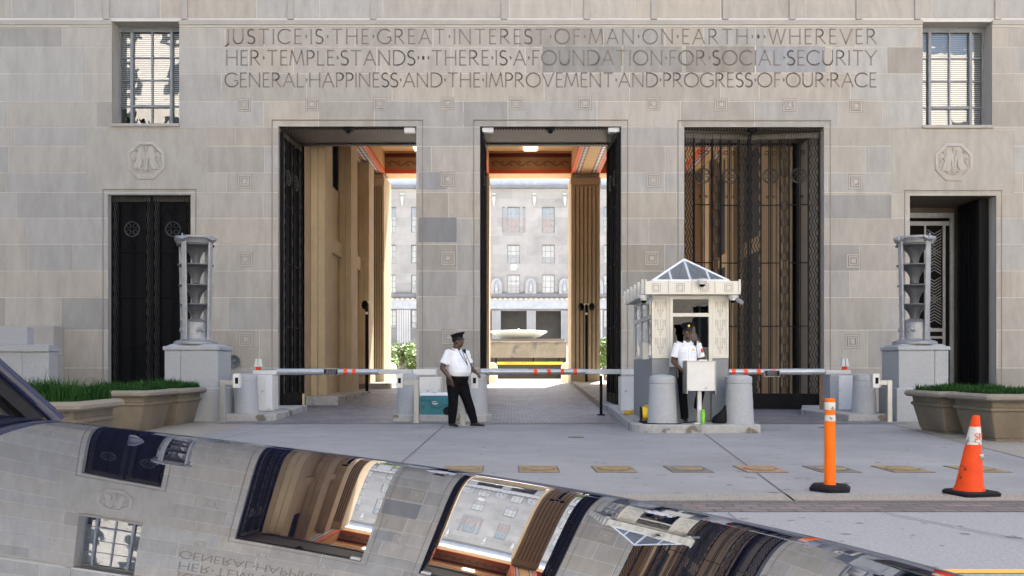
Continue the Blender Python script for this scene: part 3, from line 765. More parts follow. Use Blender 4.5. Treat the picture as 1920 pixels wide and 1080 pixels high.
mb = MB(); xc = (x1-.80+x1-.32)/2; zz = 2.4
while zz < zt-.5:
    for s in (-1, 1):
        up_ = ((zz-2.4) % 1.4) < .7
        dz = .12 if up_ else -.12
        mb.quad((xc, y+.02, zz+dz), (xc+s*.2, y+.02, zz), (xc+s*.2, y+.02, zz+.035), (xc, y+.02, zz+dz+.035)) if s > 0 else mb.quad((xc-.2, y+.02, zz), (xc, y+.02, zz+dz), (xc, y+.02, zz+dz+.035), (xc-.2, y+.02, zz+.035))
    zz += .085
mb.build('chevron_strip', M['tier'], idr)
mb = MB(); mb.box(o[1]-.008, o[1]-.002, YF+1.62, YF+1.77, 1.9, 2.15); mb.build('alarm_box', M['red'], bld)
# ---- bodies behind the front
mb = MB()
mb.quad((XL, YF, 54), (XR, YF, 54), (XR, 41.7, 54), (XL, 41.7, 54)); mb.quad((XL, YF, 0), (XL, YF, 54), (XL, 41.7, 54), (XL, 41.7, 0)); mb.quad((XR, YF, 54), (XR, YF, 0), (XR, 41.7, 0), (XR, 41.7, 54))
mb.build('roof', M['limeplain'], bld)  # out-of-frame height raised to keep the street and car shaded
HX0, HX1 = -6.07, 8.2; ZC = 10.2; ZB = 9.35; YP = 39.3; YE = 41.7
mb = MB()
mb.quad((HX0, YE, 0), (XL, YE, 0), (XL, YE, 54), (HX0, YE, 54)); mb.quad((XR, YE, 0), (HX1, YE, 0), (HX1, YE, 54), (XR, YE, 54)); mb.quad((HX1, YE, ZB+.25), (HX0, YE, ZB+.25), (HX0, YE, 54), (HX1, YE, 54))
mb.build('rear_wall', M['fargrey'], bld)
# ---- passage hall
mb = MB()
ph = [(30.9, 32.6, 7.3, 9.2), (29.0, 30.4, .4, 3.6), (35.0, 36.2, 7.6, 9.2)]
for side, xx in ((0, HX0), (1, HX1)):
    mb.cut(); rs = [(YB, YE, -.1, ZC)]
    for h in ph:
        n_ = []
        for r in rs: n_ += rect_sub(r, h)
        rs = n_
    for a, b, c, d in rs:
        if side == 0: mb.quad((xx, a, c), (xx, b, c), (xx, b, d), (xx, a, d)) 
        else: mb.quad((xx, b, c), (xx, a, c), (xx, a, d), (xx, b, d))
mb.builds('passage_wall', M['tan'], bld)
mb = MB()
for xx in (HX0-.2, HX1+.2):
    for a, b, c, d in ph: mb.cut(); mb.quad((xx, a, c), (xx, b, c), (xx, b, d), (xx, a, d))
mb.builds('passage_window', M['dark'], bld)
mb = MB()
for xx, s in ((HX0, 1), (HX1, -1)):
    for a, b in ((28.3, 29.5), (32.9, 34.2), (37.0, 38.3)):
        mb.cut(); xa, xb = sorted((xx+s*.002, xx+s*.40)); mb.box(xa, xb, a, b, 0, ZB-.02)
        xa, xb = sorted((xx+s*.003, xx+s*.20)); mb.box(xa, xb, a-.14, a-.001, 0, ZB-.02); mb.box(xa, xb, b+.001, b+.14, 0, ZB-.02)
        xa, xb = sorted((xx+s*.40, xx+s*.46)); mb.box(xa, xb, a-.02, b+.02, 0, .9)
    for a, b in ((29.65, 32.75), (34.35, 36.85)):
        mb.cut(); xa, xb = sorted((xx+s*.002, xx+s*.12)); mb.box(xa, xb, a, b, 5.0, 5.5); mb.cut(); mb.box(xa, xb, a, b, 9.21, ZB-.02)
        mb.cut(); mb.box(xa, xb, a, a+.5, 0, 5.0)
mb.builds('passage_pilaster', M['tan'], bld, bevel=.012)
for a, b in ((29.75, 32.6), (34.45, 36.7)):
    mb = MB(); mb.box(HX1-.10, HX1-.005, a, b, .02, 8.6); pd = mb.build('passage_door', M['bronze'], bld)  # dark doors added to darken the hall wall behind the right gate
    mb = MB(); mb.box(HX1-.12, HX1-.101, a, a+.12, .02, 8.6); mb.box(HX1-.12, HX1-.101, b-.12, b, .02, 8.6); mb.box(HX1-.12, HX1-.101, a+.12, b-.12, 8.45, 8.6); mb.build('door_frame', M['bronzel'], pd)
def pier(x0, x1, flutes=True):
    mb = MB(); mb.box(x0, x1, YP, YE-.02, 0, ZB-.002); n = 7
    if flutes:
        wv = (x1-x0)/n
        for k in range(n): mb.box(x0+wv*k+.028, x0+wv*(k+1)-.028, YP-.07, YP-.003, .9, ZB-.55)
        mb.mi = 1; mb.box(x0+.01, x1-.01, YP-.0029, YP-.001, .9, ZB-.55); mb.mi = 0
    mb.box(x0-.03, x1+.03, YP-.07, YP+.4, ZB-.5, ZB-.2); mb.box(x0-.02, x1+.02, YP-.065, YP+.3, 0.3, .88)
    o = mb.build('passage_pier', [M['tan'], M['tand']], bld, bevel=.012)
    mb = MB(); n = 9
    for k in range(n): mb.ell((x0+(x1-x0)*(k+.5)/n, YP-.08, ZB-.12), (.05, .03, .09), 8)
    mb.build('capital_leaf', M['tan'], o, smooth=True)
pier(2.5, 3.7); pier(-2.15, -.97); pier(HX0+.002, -5.4, True); pier(7.0, HX1-.002, False)
mb = MB(); mb.quad((HX0, YB, ZC), (HX0, YE, ZC), (HX1, YE, ZC), (HX1, YB, ZC)); mb.build('passage_ceiling', M['ceil'], bld)
beams = [(HX0+.004, -5.35), (-2.15, -.97), (2.5, 3.7), (7.1, HX1-.004)]
mb = MB()
for a, b in beams: mb.cut(); mb.box(a, b, YB+.01, YP-.002, ZB, ZC-.003)
bms = mb.builds('ceiling_beam', M['ceil'], bld)
mb = MB()
for bm_, (a, b) in zip(bms, beams):
    mb = MB()
    for q in (a, b-.13): mb.box(q, q+.13, YB+.01, YP-.01, ZB-.012, ZB-.003)
    for q, t in ((a-.004, 1), (b, 1)): mb.box(q, q+.004, YB+.01, YP-.01, ZB+.02, ZB+.16)
    mb.build('painted_band', M['red'], bm_)
mb = MB()
for bm_, (a, b) in zip(bms, beams):
    mb = MB()
    for q in (a+.2, b-.36):
        n = 46
        for k in range(n):
            yy = YB+.05+(YP-YB-.1)*k/n
            mb.quad((q, yy+.11, ZB-.006), (q+.08, yy+.22, ZB-.006), (q+.16, yy+.11, ZB-.006), (q+.08, yy, ZB-.006))
    mb.build('diamond_band', M['lid'], bm_)
mb = MB()
for bm_, (a, b) in zip(bms, beams):
    mb = MB()
    for q in (a+.18, b-.38): mb.quad((q, YB+.02, ZB-.003), (q, YP-.02, ZB-.003), (q+.2, YP-.02, ZB-.003), (q+.2, YB+.02, ZB-.003))
    mb.build('pattern_ground', M['maroon'], bm_)
# cross beam with its frieze at the courtyard end
for (a, b) in ((-5.35, -2.15), (-.97, 2.5), (3.7, 7.1)):
    mb = MB(); mb.box(a, b, YP+.05, YP+1.2, ZB+.0, ZC-.003); cb = mb.build('cross_beam', M['ceil'], bld)
    y = YP+.05
    mb = MB(); mb.box(a, b, y-.014, y-.001, ZB+.17, ZC-.17); mb.build('frieze', M['ceild'], cb)
    mb = MB(); mb.box(a, b, y-.02, y-.001, ZC-.168, ZC-.01); mb.build('maroon_band', M['maroon'], cb)
    mb = MB(); mb.box(a, b, y-.02, y-.001, ZB+.01, ZB+.168); mb.build('red_band', M['red'], cb)
    mb = MB(); n = int((b-a)/.36)*12; zc = (ZB+ZC)/2
    mb.ribbon([(a+.1+(b-a-.2)*k/n, zc+.09*math.sin(2*math.pi*k/24)) for k in range(n+1)], .035, y-.018)
    for k in range(int((b-a)/.36)):
        xx = a+.2+k*.36*(b-a-.2)/(int((b-a)/.36)*.36); s = 1 if k % 2 else -1
        mb.ribbon([(xx+.05*math.cos(R(q)), zc+s*.05+.05*math.sin(R(q))) for q in range(0, 361, 45)], .022, y-.019)
    mb.build('scroll_ornament', M['maroon'], cb)
    mb = MB(); ym = 38.42
    mb.box(a+.02, b-.02, ym-.5, ym-.45, ZC-.03, ZC-.004); mb.cut(); mb.box(a+.02, b-.02, ym+.55, ym+.6, ZC-.03, ZC-.004); mb.builds('ceiling_band', M['red'], cb)
    mb = MB(); xm = (a+b)/2; mb.box(xm-.28, xm+.28, ym-.3, ym+.25, ZC-.06, ZC-.004); lp = mb.build('light_panel', M['lit'], cb)
    mb = MB()
    for k in range(7): mb.box(xm-.28+.09*k, xm-.265+.09*k, ym-.3, ym+.25, ZC-.075, ZC-.061)
    mb.build('light_grille', M['wmetal'], lp)
    # arch moulding under the outer lintel
    mb = MB(); mb.box(a+.001, b-.001, YP+1.203, YE-.003, ZB+.25, ZC-.003); mb.build('outer_lintel', M['tan'], cb)
# ================================================================ courtyard and the building across it
YQ = 100.0
fb = thing('courtyard_building', 'pale stone building with grid windows beyond the sunny courtyard', 'building', (2, YQ, .48))
kq = FPX/YQ
def QX(px): return PX(px, YQ)
def QZ(py): return PZ(py, YQ)
cols = [672, 730.5, 783, 848, 905, 963, 1028, 1090, 1144, 1200, 610, 1260]
rows = [(388, 436, 12), (459, 494, 12), (515, 550, 12), (581, 615, 12)]
hol = []
for c in cols:
    for (t, b, hw) in rows:
        if t > 570 and 905 < c < 1100: continue
        hol.append((QX(c-hw), QX(c+hw), QZ(b), QZ(t)))
hol += [(QX(942), QX(947), QZ(436), QZ(388)), (QX(980), QX(985), QZ(436), QZ(388))]
door = [(QX(939), QX(988), .3, QZ(583)), (QX(1004), QX(1052), .3, QZ(583)), (QX(916), QX(922), .3, QZ(583)), (QX(1068), QX(1074), .3, QZ(583))]
mb = MB()
zz = .3; HT = QZ(352)
while zz < HT:
    x = -45-random.random()*3
    while x < 50:
        ln = random.choice([2.2, 3, 3.6]); r = (x, x+ln, zz, min(zz+1.0, HT))
        rs = [r]
        for h in hol+door:
            n_ = []
            for q in rs: n_ += rect_sub(q, h)
            rs = n_
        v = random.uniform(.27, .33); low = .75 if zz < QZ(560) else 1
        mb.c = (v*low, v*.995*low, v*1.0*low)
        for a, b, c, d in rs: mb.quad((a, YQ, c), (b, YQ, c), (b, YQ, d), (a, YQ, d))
        x += ln
    zz += 1.0
mb.c = None
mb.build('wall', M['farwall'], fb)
mb = MB(); mb.box(-45, 50, YQ-.5, YQ+.2, QZ(557), QZ(551)); mb.box(-45, 50, YQ-.25, YQ+.2, QZ(559), QZ(557.2)); mb.cut(); mb.box(-45, 50, YQ-.7, YQ+.2, QZ(354), QZ(350)); mb.builds('cornice', M['fartrim'], fb)
mb = MB(); mb.box(-45, 50, YQ-.3, YQ+.3, QZ(350)+.01, QZ(338)); mb.cut(); mb.box(-45, 50, YQ-.16, YQ+.1, QZ(579), QZ(560)); mb.builds('parapet', M['farroof'], fb)
mb = MB()
for k in range(120):
    x = -30+k*.55; mb.box(x, x+.28, YQ-.34, YQ-.2, QZ(563), QZ(559.5))
mb.build('dentil_course', M['bollc'], fb)
for h in hol:
    top = h[3] > QZ(400); x0, x1, z0, z1 = h
    mb = MB(); y = YQ+.25
    def br(a, b, c, d): mb.box(a, b, y, y+.08, c, d)
    f = .07 if x1-x0 > .6 else .04
    br(x0, x0+f, z0, z1); br(x1-f, x1, z0, z1); br(x0+f, x1-f, z1-f, z1); br(x0+f, x1-f, z0, z0+f)
    if x1-x0 > .6:
        for q in (.3, .7): xx = x0+(x1-x0)*q; br(xx-.025, xx+.025, z0+f, z1-f)
        n = 4 if top else 3
        for k in range(1, n): q = z0+(z1-z0)*k/n; br(x0+f, x1-f, q-.022, q+.022)
    wo = mb.build('window', M['frame'], fb)
    mb = MB(); mb.quad((x0, y+.05, z0), (x1, y+.05, z0), (x1, y+.05, z1), (x0, y+.05, z1)); mb.build('pane', M['glass'], wo)
    mb = MB(); yb = y+.35; u = random.random()
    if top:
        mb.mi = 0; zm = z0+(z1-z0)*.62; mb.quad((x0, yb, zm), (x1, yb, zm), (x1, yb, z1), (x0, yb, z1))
        mb.mi = 1 if -2 < x0 < 5.5 else 2; mb.quad((x0, yb, z0), (x1, yb, z0), (x1, yb, zm), (x0, yb, zm))
    else:
        mb.mi = 2; zm = z0+(z1-z0)*random.choice([.1, .35, .5, .2]); mb.quad((x0, yb, zm), (x1, yb, zm), (x1, yb, z1), (x0, yb, z1)); mb.mi = 3; mb.quad((x0, yb, z0), (x1, yb, z0), (x1, yb, zm), (x0, yb, zm))
    mb.build('blind', [M['blueblind'], M['redblind'], M['blind'], M['gmetal']], wo)  # blinds, plus the sky and brick reflections painted into the top row
mb = MB()
for c in (930.5, 996, 1060):
    mb.cut(); n = 7; a, b = QX(c-8.5), QX(c+8.5)
    mb.box(a, b, YQ-.3, YQ-.16, .48, QZ(583)); 
    for k in range(n): xx = a+(b-a)*(k+.5)/n; mb.box(xx-.045, xx+.045, YQ-.36, YQ-.301, .6, QZ(583))
mb.builds('column', M['farcol'], fb)
mb = MB()
for (a, b) in ((QX(744), QX(770)), (QX(684), QX(716)), (QX(797), QX(835)), (QX(1104), QX(1130))):
    mb.cut()
    for k in range(6): xx = a+(b-a)*k/6; mb.box(xx+.03, xx+(b-a)/6-.03, YQ-.05, YQ-.002, 2, QZ(581))
mb.builds('fluted_panel', M['fargrey'], fb)
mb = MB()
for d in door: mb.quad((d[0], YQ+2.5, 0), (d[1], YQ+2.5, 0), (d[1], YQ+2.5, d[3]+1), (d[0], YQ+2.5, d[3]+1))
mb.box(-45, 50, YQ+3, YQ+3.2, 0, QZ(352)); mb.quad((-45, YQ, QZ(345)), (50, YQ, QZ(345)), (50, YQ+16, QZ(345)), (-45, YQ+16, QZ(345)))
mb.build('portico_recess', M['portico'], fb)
for c in (868, 931, 995, 1058, 1120):
    xm = QX(c); mb = MB(); w_ = .58
    pts = [(xm-w_, QZ(551)), (xm+w_, QZ(551)), (xm+w_, QZ(535))]+[(xm+w_*math.cos(R(a)), QZ(535)+.72*math.sin(R(a))) for a in range(15, 180, 15)]+[(xm-w_, QZ(535))]
    n = len(mb.v); k = len(pts)
    mb.v += [(p[0], YQ-.5, p[1]) for p in pts]+[(p[0], YQ-.003, p[1]) for p in pts]
    mb.face(tuple(range(n, n+k)))
    for i in range(k): j = (i+1) % k; mb.face((n+j, n+i, n+k+i, n+k+j))
    no_ = mb.build('niche', M['farcol'], fb)
    mb = MB(); mb.tube([(xm, YQ-.56, QZ(549)), (xm, YQ-.6, QZ(541)), (xm, YQ-.56, QZ(534)), (xm, YQ-.56, QZ(530))], [.3, .24, .2, .1], 10); mb.ell((xm, YQ-.56, QZ(529)), (.12, .12, .16), 8)
    mb.build('niche_figure', M['gmetal'], no_, smooth=True)
mb = MB()
for c in (754, 926, 1002, 1059): mb.cut(); mb.tube([(QX(c), YQ-.12, QZ(369)), (QX(c), YQ-.12, QZ(374)), (QX(c), YQ-.1, QZ(386))], [.16, .2, .05], 8); mb.box(QX(c)-.2, QX(c)+.2, YQ-.1, YQ-.002, QZ(364.5), QZ(362.5))
mb.builds('pendant_ornament', M['fargrey'], fb, smooth=40)
mb = MB(); mb.ell((QX(963), YQ-.02, QZ(501)), (.45, .1, .4), 12); mb.build('carved_emblem', M['fargrey'], fb, smooth=True)
# fountain on its stained parapet, above the garage entry
YW = 57.0
gw = thing('garage_portal', 'stained brown stone parapet over a dark garage entry with a yellow clearance bar', 'garage entrance', (PX(985, YW), YW, .48))
mb = MB(); a, b = PX(890, YW), PX(1062, YW)
mb.box(a, b, YW, YW+8, PZ(671, YW), PZ(641, YW)); mb.box(a-.1, b+.1, YW-.12, YW+8, PZ(643, YW)+.002, PZ(640, YW)); mb.build('parapet_wall', M['fwall'], gw, bevel=.03)
mb = MB(); mb.box(b+.01, b+2.2, YW+.3, YW+8, .45, PZ(648, YW)); mb.cut(); mb.box(a-2.2, a-.01, YW+.3, YW+8, .45, PZ(648, YW)); mb.builds('side_wall', M['fargrey'], gw)
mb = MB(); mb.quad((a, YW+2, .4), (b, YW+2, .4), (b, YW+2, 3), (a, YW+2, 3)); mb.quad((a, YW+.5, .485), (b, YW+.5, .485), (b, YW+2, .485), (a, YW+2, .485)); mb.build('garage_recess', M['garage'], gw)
mb = MB(); mb.box(PX(932, YW), PX(1056, YW), YW+.2, YW+.32, PZ(683.5, YW), PZ(678.5, YW)); cbz = mb.build('clearance_bar', M['yellow'], gw)
def text(body, size, mat, parent, loc, rot=(R(90), 0, 0), ext=.002, name='lettering', align='CENTER'):
    cu = bpy.data.curves.new('t', 'FONT'); cu.body = body; cu.size = size; cu.align_x = align; cu.align_y = 'CENTER'; cu.extrude = ext
    to = bpy.data.objects.new('t', cu); COL.objects.link(to)
    dg = bpy.context.evaluated_depsgraph_get(); me = bpy.data.meshes.new_from_object(to.evaluated_get(dg)); bpy.data.objects.remove(to)
    me.materials.clear(); me.materials.append(mat)
    o = bpy.data.objects.new(name, me); COL.objects.link(o); o.parent = parent; o.rotation_euler = rot
    o.location = Vector(loc)-BASE.get(parent.name, Vector((0, 0, 0))); return o
text('CLEARANCE 10 FT 2 IN', .17, M['maroon'], cbz, (PX(972, YW), YW+.195, PZ(681, YW)))
mb = MB()
for px in (930, 1000, 1048): mb.cut(); mb.box(PX(px, YW)-.04, PX(px, YW)+.04, YW+.24, YW+.28, PZ(678.4, YW), PZ(671, YW))
mb.builds('bar_hanger', M['black'], gw)
YN = 60.5; fx = PX(972.5, YN)
ft = thing('fountain', 'wide shallow white marble fountain bowl on a short pedestal in the courtyard', 'fountain', (fx, YN, PZ(640, YN)))
rb = 54*YN/FPX
mb = MB(); z0 = PZ(637, YN); zt = PZ(621.5, YN)
mb.lathe([(.3, z0), (rb*.45, z0+.03), (rb*.75, z0+.2), (rb*.97, zt-.08), (rb, zt), (rb*.97, zt+.02), (rb*.6, zt-.15), (.1, zt-.25)], (fx, YN, 0), 40); mb.build('bowl', M['fountain'], ft, smooth=40)
mb = MB(); mb.lathe([(.62, PZ(642, YN)), (.5, z0-.02), (.46, z0+.15), (.2, z0+.2)], (fx, YN, 0), 20); mb.build('pedestal', M['fountain'], ft, smooth=40)
mb = MB(); mb.lathe([(.3, zt-.24), (.22, zt-.05), (.08, zt+.12), (.01, zt+.2)], (fx, YN, 0), 14); mb.build('finial', M['fountain'], ft, smooth=40)
# courtyard bollards
def lathe_thing(name, label, cat, group, x, y, z, prof, mat, seg=28):
    mb = MB(); mb.lathe(prof, (x, y, z), seg); return tag(mb.build(name, mat, smooth=35), label, cat, group)
bp = [(.29, 0), (.27, .1), (.25, .62), (.27, .63), (.27, .72), (.2, .86), (.08, .92), (.01, .925)]
for px, Y, lab in ((733, 43.0, 'cream bollard in the sunny courtyard beside the green shrubs'), (922, 42.6, 'sunlit cream bollard behind the left pier of the middle gateway'), (1063, 42.6, 'sunlit cream bollard behind the right pier of the middle gateway')):
    lathe_thing('courtyard_bollard', lab, 'bollard', 'cream bollards in the courtyard', PX(px, Y), Y, .48, bp, M['bollc'])
# courtyard shrubs
def shrub(x, y, z, w_, h, label, seed, n=2600):
    rnd = random.Random(seed)
    t = thing('shrub', label, 'shrub', (x, y, z), 0, 'green shrubs in the sunny courtyard')
    mb = MB()
    cl = [(rnd.uniform(-.75, .75)*w_/2, rnd.uniform(-.6, .6)*w_/2, h*rnd.uniform(.25, .86), rnd.uniform(.25, .42)*w_*.62) for k in range(14)]
    for k in range(n):
        c = rnd.choice(cl); d = Vector((rnd.gauss(0, 1), rnd.gauss(0, 1), rnd.gauss(0, .85))).normalized()*c[3]*rnd.uniform(.45, 1.08)
        p = Vector((x+c[0]+d.x, y+c[1]+d.y, max(z+.1, z+c[2]+d.z))); s = rnd.uniform(.05, .11)
        u = Vector((rnd.gauss(0, 1), rnd.gauss(0, 1), rnd.gauss(0, 1))).normalized(); v = u.orthogonal().normalized()
        mb.quad(p-u*s, p-v*s*.5, p+u*s, p+v*s*.5)
    mb.build('crown', M['leaf'], t)
    mb = MB()
    for k in range(5):
        a = rnd.uniform(0, 6.28); mb.tube([(x+.1*math.cos(a), y+.1*math.sin(a), z), (x+.3*math.cos(a)*w_*.5, y+.3*math.sin(a)*w_*.5, z+h*.4), (x+.5*math.cos(a)*w_*.5, y+.5*math.sin(a)*w_*.5, z+h*.75)], [.05, .035, .012], 6)
    mb.build('stem', M['bark'], t)
YS = 49
shrub(PX(729, YS), YS-1, .48, 1.25, 1.9, 'light green rounded shrub next to the far end pier of the passage', 1)
shrub(PX(752, YS+1), YS+1, .48, 1.5, 2.5, 'tallest pale green shrub in the middle of the courtyard clump', 2)
shrub(PX(778, YS), YS, .48, 1.3, 1.75, 'lower green shrub against the gateway pier behind the heavier guard', 3)
shrub(PX(1137, YS), YS, .48, 1.3, 2.4, 'narrow leafy shrub seen between the fluted pier and the open gate leaf', 4, 2200)
# office block across the street, behind the camera: lights and mirrors in the windows
ob = thing('office_block', 'plain stone office block across the street, seen only mirrored in window panes', 'building', (16, -16, 0))
oh = []
for i in range(-1, 11):
    for j in range(5): oh.append((i*3.6-.8, i*3.6+.8, 2.2+j*3.6, 4.6+j*3.6))
mb = MB(); rs = [(-5, 38, 0, 24)]
for h in oh:
    n_ = []
    for r in rs: n_ += rect_sub(r, h)
    rs = n_
for a, b, c, d in rs: mb.quad((b, -16, c), (a, -16, c), (a, -16, d), (b, -16, d))
mb.build('wall', M['opp'], ob)
for h in oh:
    mb = MB(); mb.quad((h[1], -16.3, h[2]), (h[0], -16.3, h[2]), (h[0], -16.3, h[3]), (h[1], -16.3, h[3])); mb.build('window', M['oppw'], ob)

mb = MB(); mb.quad((-60, -16, -.004), (60, -16, -.004), (60, -7, -.004), (-60, -7, -.004)); tag(mb.build('far_sidewalk', M['court'], origin=(0, -16, -.004)), kind='structure')  # unseen pale paving put in to bounce light onto the front

# street trees at the left, out of frame: added to shade the left of the front and mirror in the window
def street_tree(x, y, h, seed, label):
    rnd = random.Random(seed); t = thing('street_tree', label, 'tree', (x, y, 0), 0, 'street trees left of the camera')
    mb = MB(); mb.tube([(x, y, 0), (x+.05, y, h*.2), (x-.05, y+.05, h*.4), (x, y, h*.7)], [.28, .2, .16, .06], 10)
    for k in range(7):
        a = k*.9+rnd.random(); z = h*(.3+.05*k); r = h*.22
        mb.tube([(x, y, z), (x+r*.5*math.cos(a), y+r*.5*math.sin(a), z+h*.08), (x+r*math.cos(a), y+r*math.sin(a), z+h*.2)], [.1, .07, .02], 6)
    mb.build('trunk', M['bark'], t); mb = MB()
    cl = [(rnd.gauss(0, .17)*h, rnd.gauss(0, .17)*h, h*rnd.uniform(.38, .95), h*rnd.uniform(.08, .15)) for k in range(34)]
    for k in range(7000):
        c = rnd.choice(cl); d = Vector((rnd.gauss(0, 1), rnd.gauss(0, 1), rnd.gauss(0, .8))).normalized()*c[3]*rnd.uniform(.4, 1.05)
        p = Vector((x+c[0]+d.x, y+c[1]+d.y, c[2]+d.z)); s_ = rnd.uniform(.12, .24)
        u = Vector((rnd.gauss(0, 1), rnd.gauss(0, 1), rnd.gauss(0, 1))).normalized(); v = u.orthogonal().normalized()
        mb.quad(p-u*s_, p-v*s_*.5, p+u*s_, p+v*s_*.5)
    mb.build('crown', M['tree'], t)
for k, (x, y, h) in enumerate([(-16, 14.5, 11), (-15, -3, 12), (-22, -6, 13), (-9.5, -10, 12)]):
    street_tree(x, y, h, 20+k, ['leafy street tree on the pavement left of the picture, nearest the granite cheek wall', 'leafy street tree across the road, first behind the car', 'leafy street tree across the road, farthest left', 'leafy street tree across the road beside the office block'][k])

ob2 = thing('office_tower', 'pale office tower across the street behind the trees, mirrored in the left window', 'building', (-42, -30, 0))
mb = MB(); mb.box(-48, -26, -44, -30, 0, 40); mb.build('wall', M['opp'], ob2)
for i in range(5):
    for j in range(8): mb = MB(); mb.box(-47+i*4.2, -45+i*4.2, -30.02, -29.96, 3+j*4.4, 5.6+j*4.4); mb.build('window', M['oppw'], ob2)
# ================================================================ street furniture
# ---- lantern pedestals
def lantern(px, mir, label_p, label_l):
    cx = PX(px, 20.45); y0 = 20.0; cy = 20.45
    x0, x1 = (PX(308, 20), PX(409, 20)) if mir > 0 else (PX(1685, 20), PX(1779, 20))
    cx = (x0+x1)/2 if mir < 0 else cx
    p = thing('granite_pedestal', label_p, 'pedestal', ((x0+x1)/2, cy, 0), 0, 'granite lantern pedestals')
    z1 = PZ(657, 20)
    mb = MB(); xs = [x0, x0+(x1-x0)*(.3 if mir > 0 else .72), x1]
    for a, b in zip(xs, xs[1:]): mb.box(a+.003, b-.003, y0, cy+.48, .12, z1)
    mb.box(x0+.02, x1-.02, y0+.02, cy+.46, .1, z1-.01); mb.box(x0-.06, x1+.06, y0-.05, cy+.5, 0, .72); mb.build('plinth', M['granite'], p, bevel=.015)
    mb = MB(); mb.box(x0-.03, x1+.03, y0-.03, cy+.5, z1+.002, z1+.09); mb.box(x0+.02, x1-.02, y0+.02, cy+.46, z1+.09, z1+.14, top=(x0+.1, x1-.1, y0+.1, cy+.4)); mb.build('cap_stone', M['granite'], p, bevel=.02)
    zt = z1+.142
    l = thing('tiered_lantern', label_l, 'lamp', (cx, cy, zt), 0, 'tiered metal lanterns')
    mb = MB(); mb.lathe([(.46, zt), (.46, zt+.05), (.40, zt+.08), (.34, zt+.09), (.31, zt+.12), (.305, zt+.47), (.33, zt+.5), (.2, zt+.52), (.12, zt+.56)], (cx, cy, 0), 36)
    mb.build('drum', M['lamp'], l, smooth=35)
    for k in range(4):
        a = R(45+90*k-(10 if mir > 0 else -10)); mb = MB()
        for q in range(3): mb.ell((cx+.31*math.cos(a+(q-1)*.16), cy+.31*math.sin(a+(q-1)*.16), zt+.3+.03*(q % 2)), (.035, .03, .045), 8)
        mb.build('drum_relief', M['lamp'], l, smooth=True)
    zs = [PZ(571, cy), PZ(535, cy), PZ(497, cy), PZ(460, cy)]; top = PZ(446, cy)
    for i, z in enumerate(zs):
        r = .335+.022*i
        mb = MB(); h = .40 if i else .36
        mb.lathe([(.085, z-h), (.085, z-h+.05), (.105, z-h*.66), (.15, z-h*.42), (.22, z-h*.22), (.29, z-h*.09), (r-.02, z-.03), (r, z-.015), (r, z), (r-.06, z+.012), (.1, z+.02)], (cx, cy, 0), 36)
        mb.build('tier', M['tier'], l, smooth=35)  # cup shade put into the darker metal colour
    r = .43
    mb = MB(); mb.lathe([(.36, top-.14), (.37, top-.1), (.4, top-.06), (r, top-.03), (r, top), (r-.03, top+.012), (.05, top+.02)], (cx, cy, 0), 36); mb.build('top_rim', M['lamp'], l, smooth=35)
    for k in range(4):
        a = R(-110+90*k) if mir > 0 else R(-70+90*k); ca, sa = math.cos(a), math.sin(a); mb = MB()
        ux, uy = -sa, ca
        for q in (-1, 0, 1):
            mb.tube([(cx+.345*ca+ux*.032*q, cy+.345*sa+uy*.032*q, zt+.1), (cx+.39*ca+ux*.036*q, cy+.39*sa+uy*.036*q, top-.08)], .03, 8)
        mb.ell((cx+.34*ca, cy+.34*sa, zt+.1), (.075, .075, .05), 10)
        mb.ell((cx+.43*ca, cy+.43*sa, top-.07), (.09, .09, .055), 10)
        mb.build('post', M['lamp'], l, smooth=40)
        mb = MB()
        for s in (-1, 1): mb.tube([(cx+.44*ca, cy+.44*sa, top-.09), (cx+.445*ca+ux*.1*s, cy+.445*sa+uy*.1*s, top-.05), (cx+.43*ca+ux*.17*s, cy+.43*sa+uy*.17*s, top-.02)], [.03, .03, .012], 6)
        mb.tube([(cx+.44*ca, cy+.44*sa, top-.12), (cx+.44*ca, cy+.44*sa, top+.05)], [.03, .015], 8)
        mb.build('eagle_crest', M['lamp'], l, smooth=True)
lantern(367, 1, 'pale granite pedestal behind the three left planters', 'grey tiered metal lantern standing before the closed black bronze doors')
lantern(1715, -1, 'pale granite pedestal behind the two right planters', 'grey tiered metal lantern standing before the open doorway with the inner door')
# ---- granite stair cheek at the far left
sw = thing('stair_cheek_wall', 'stepped pale granite cheek wall behind the planter nearest the car windscreen', 'wall', (-11.5, 20.5, 0))
mb = MB()
for a, b in ((-14, -11.6), (-11.6, -10.5), (-10.5, -9.92)): mb.box(a+.003, b-.003, 20, 20.4, 0, PZ(660, 20))
mb.build('granite_course', M['granite'], sw, bevel=.01)
mb = MB(); mb.box(-14, PX(93, 20), 19.95, 20.45, PZ(660, 20)+.002, PZ(646, 20)); mb.box(-14, PX(46, 20), 20.1, 20.4, PZ(646, 20)+.002, PZ(613, 20)); mb.build('coping', M['granite'], sw, bevel=.02)
mb = MB(); mb.box(-15, FX(122), YF-1.2, YF-.03, 0, FZ(668)); mb.box(-15, FX(121), YF-.6, YF-.035, FZ(668)+.003, FZ(612)); tag(mb.build('parapet_wall', M['limeplain'], bevel=.02), 'low limestone parapet against the building behind the granite cheek wall', 'wall')
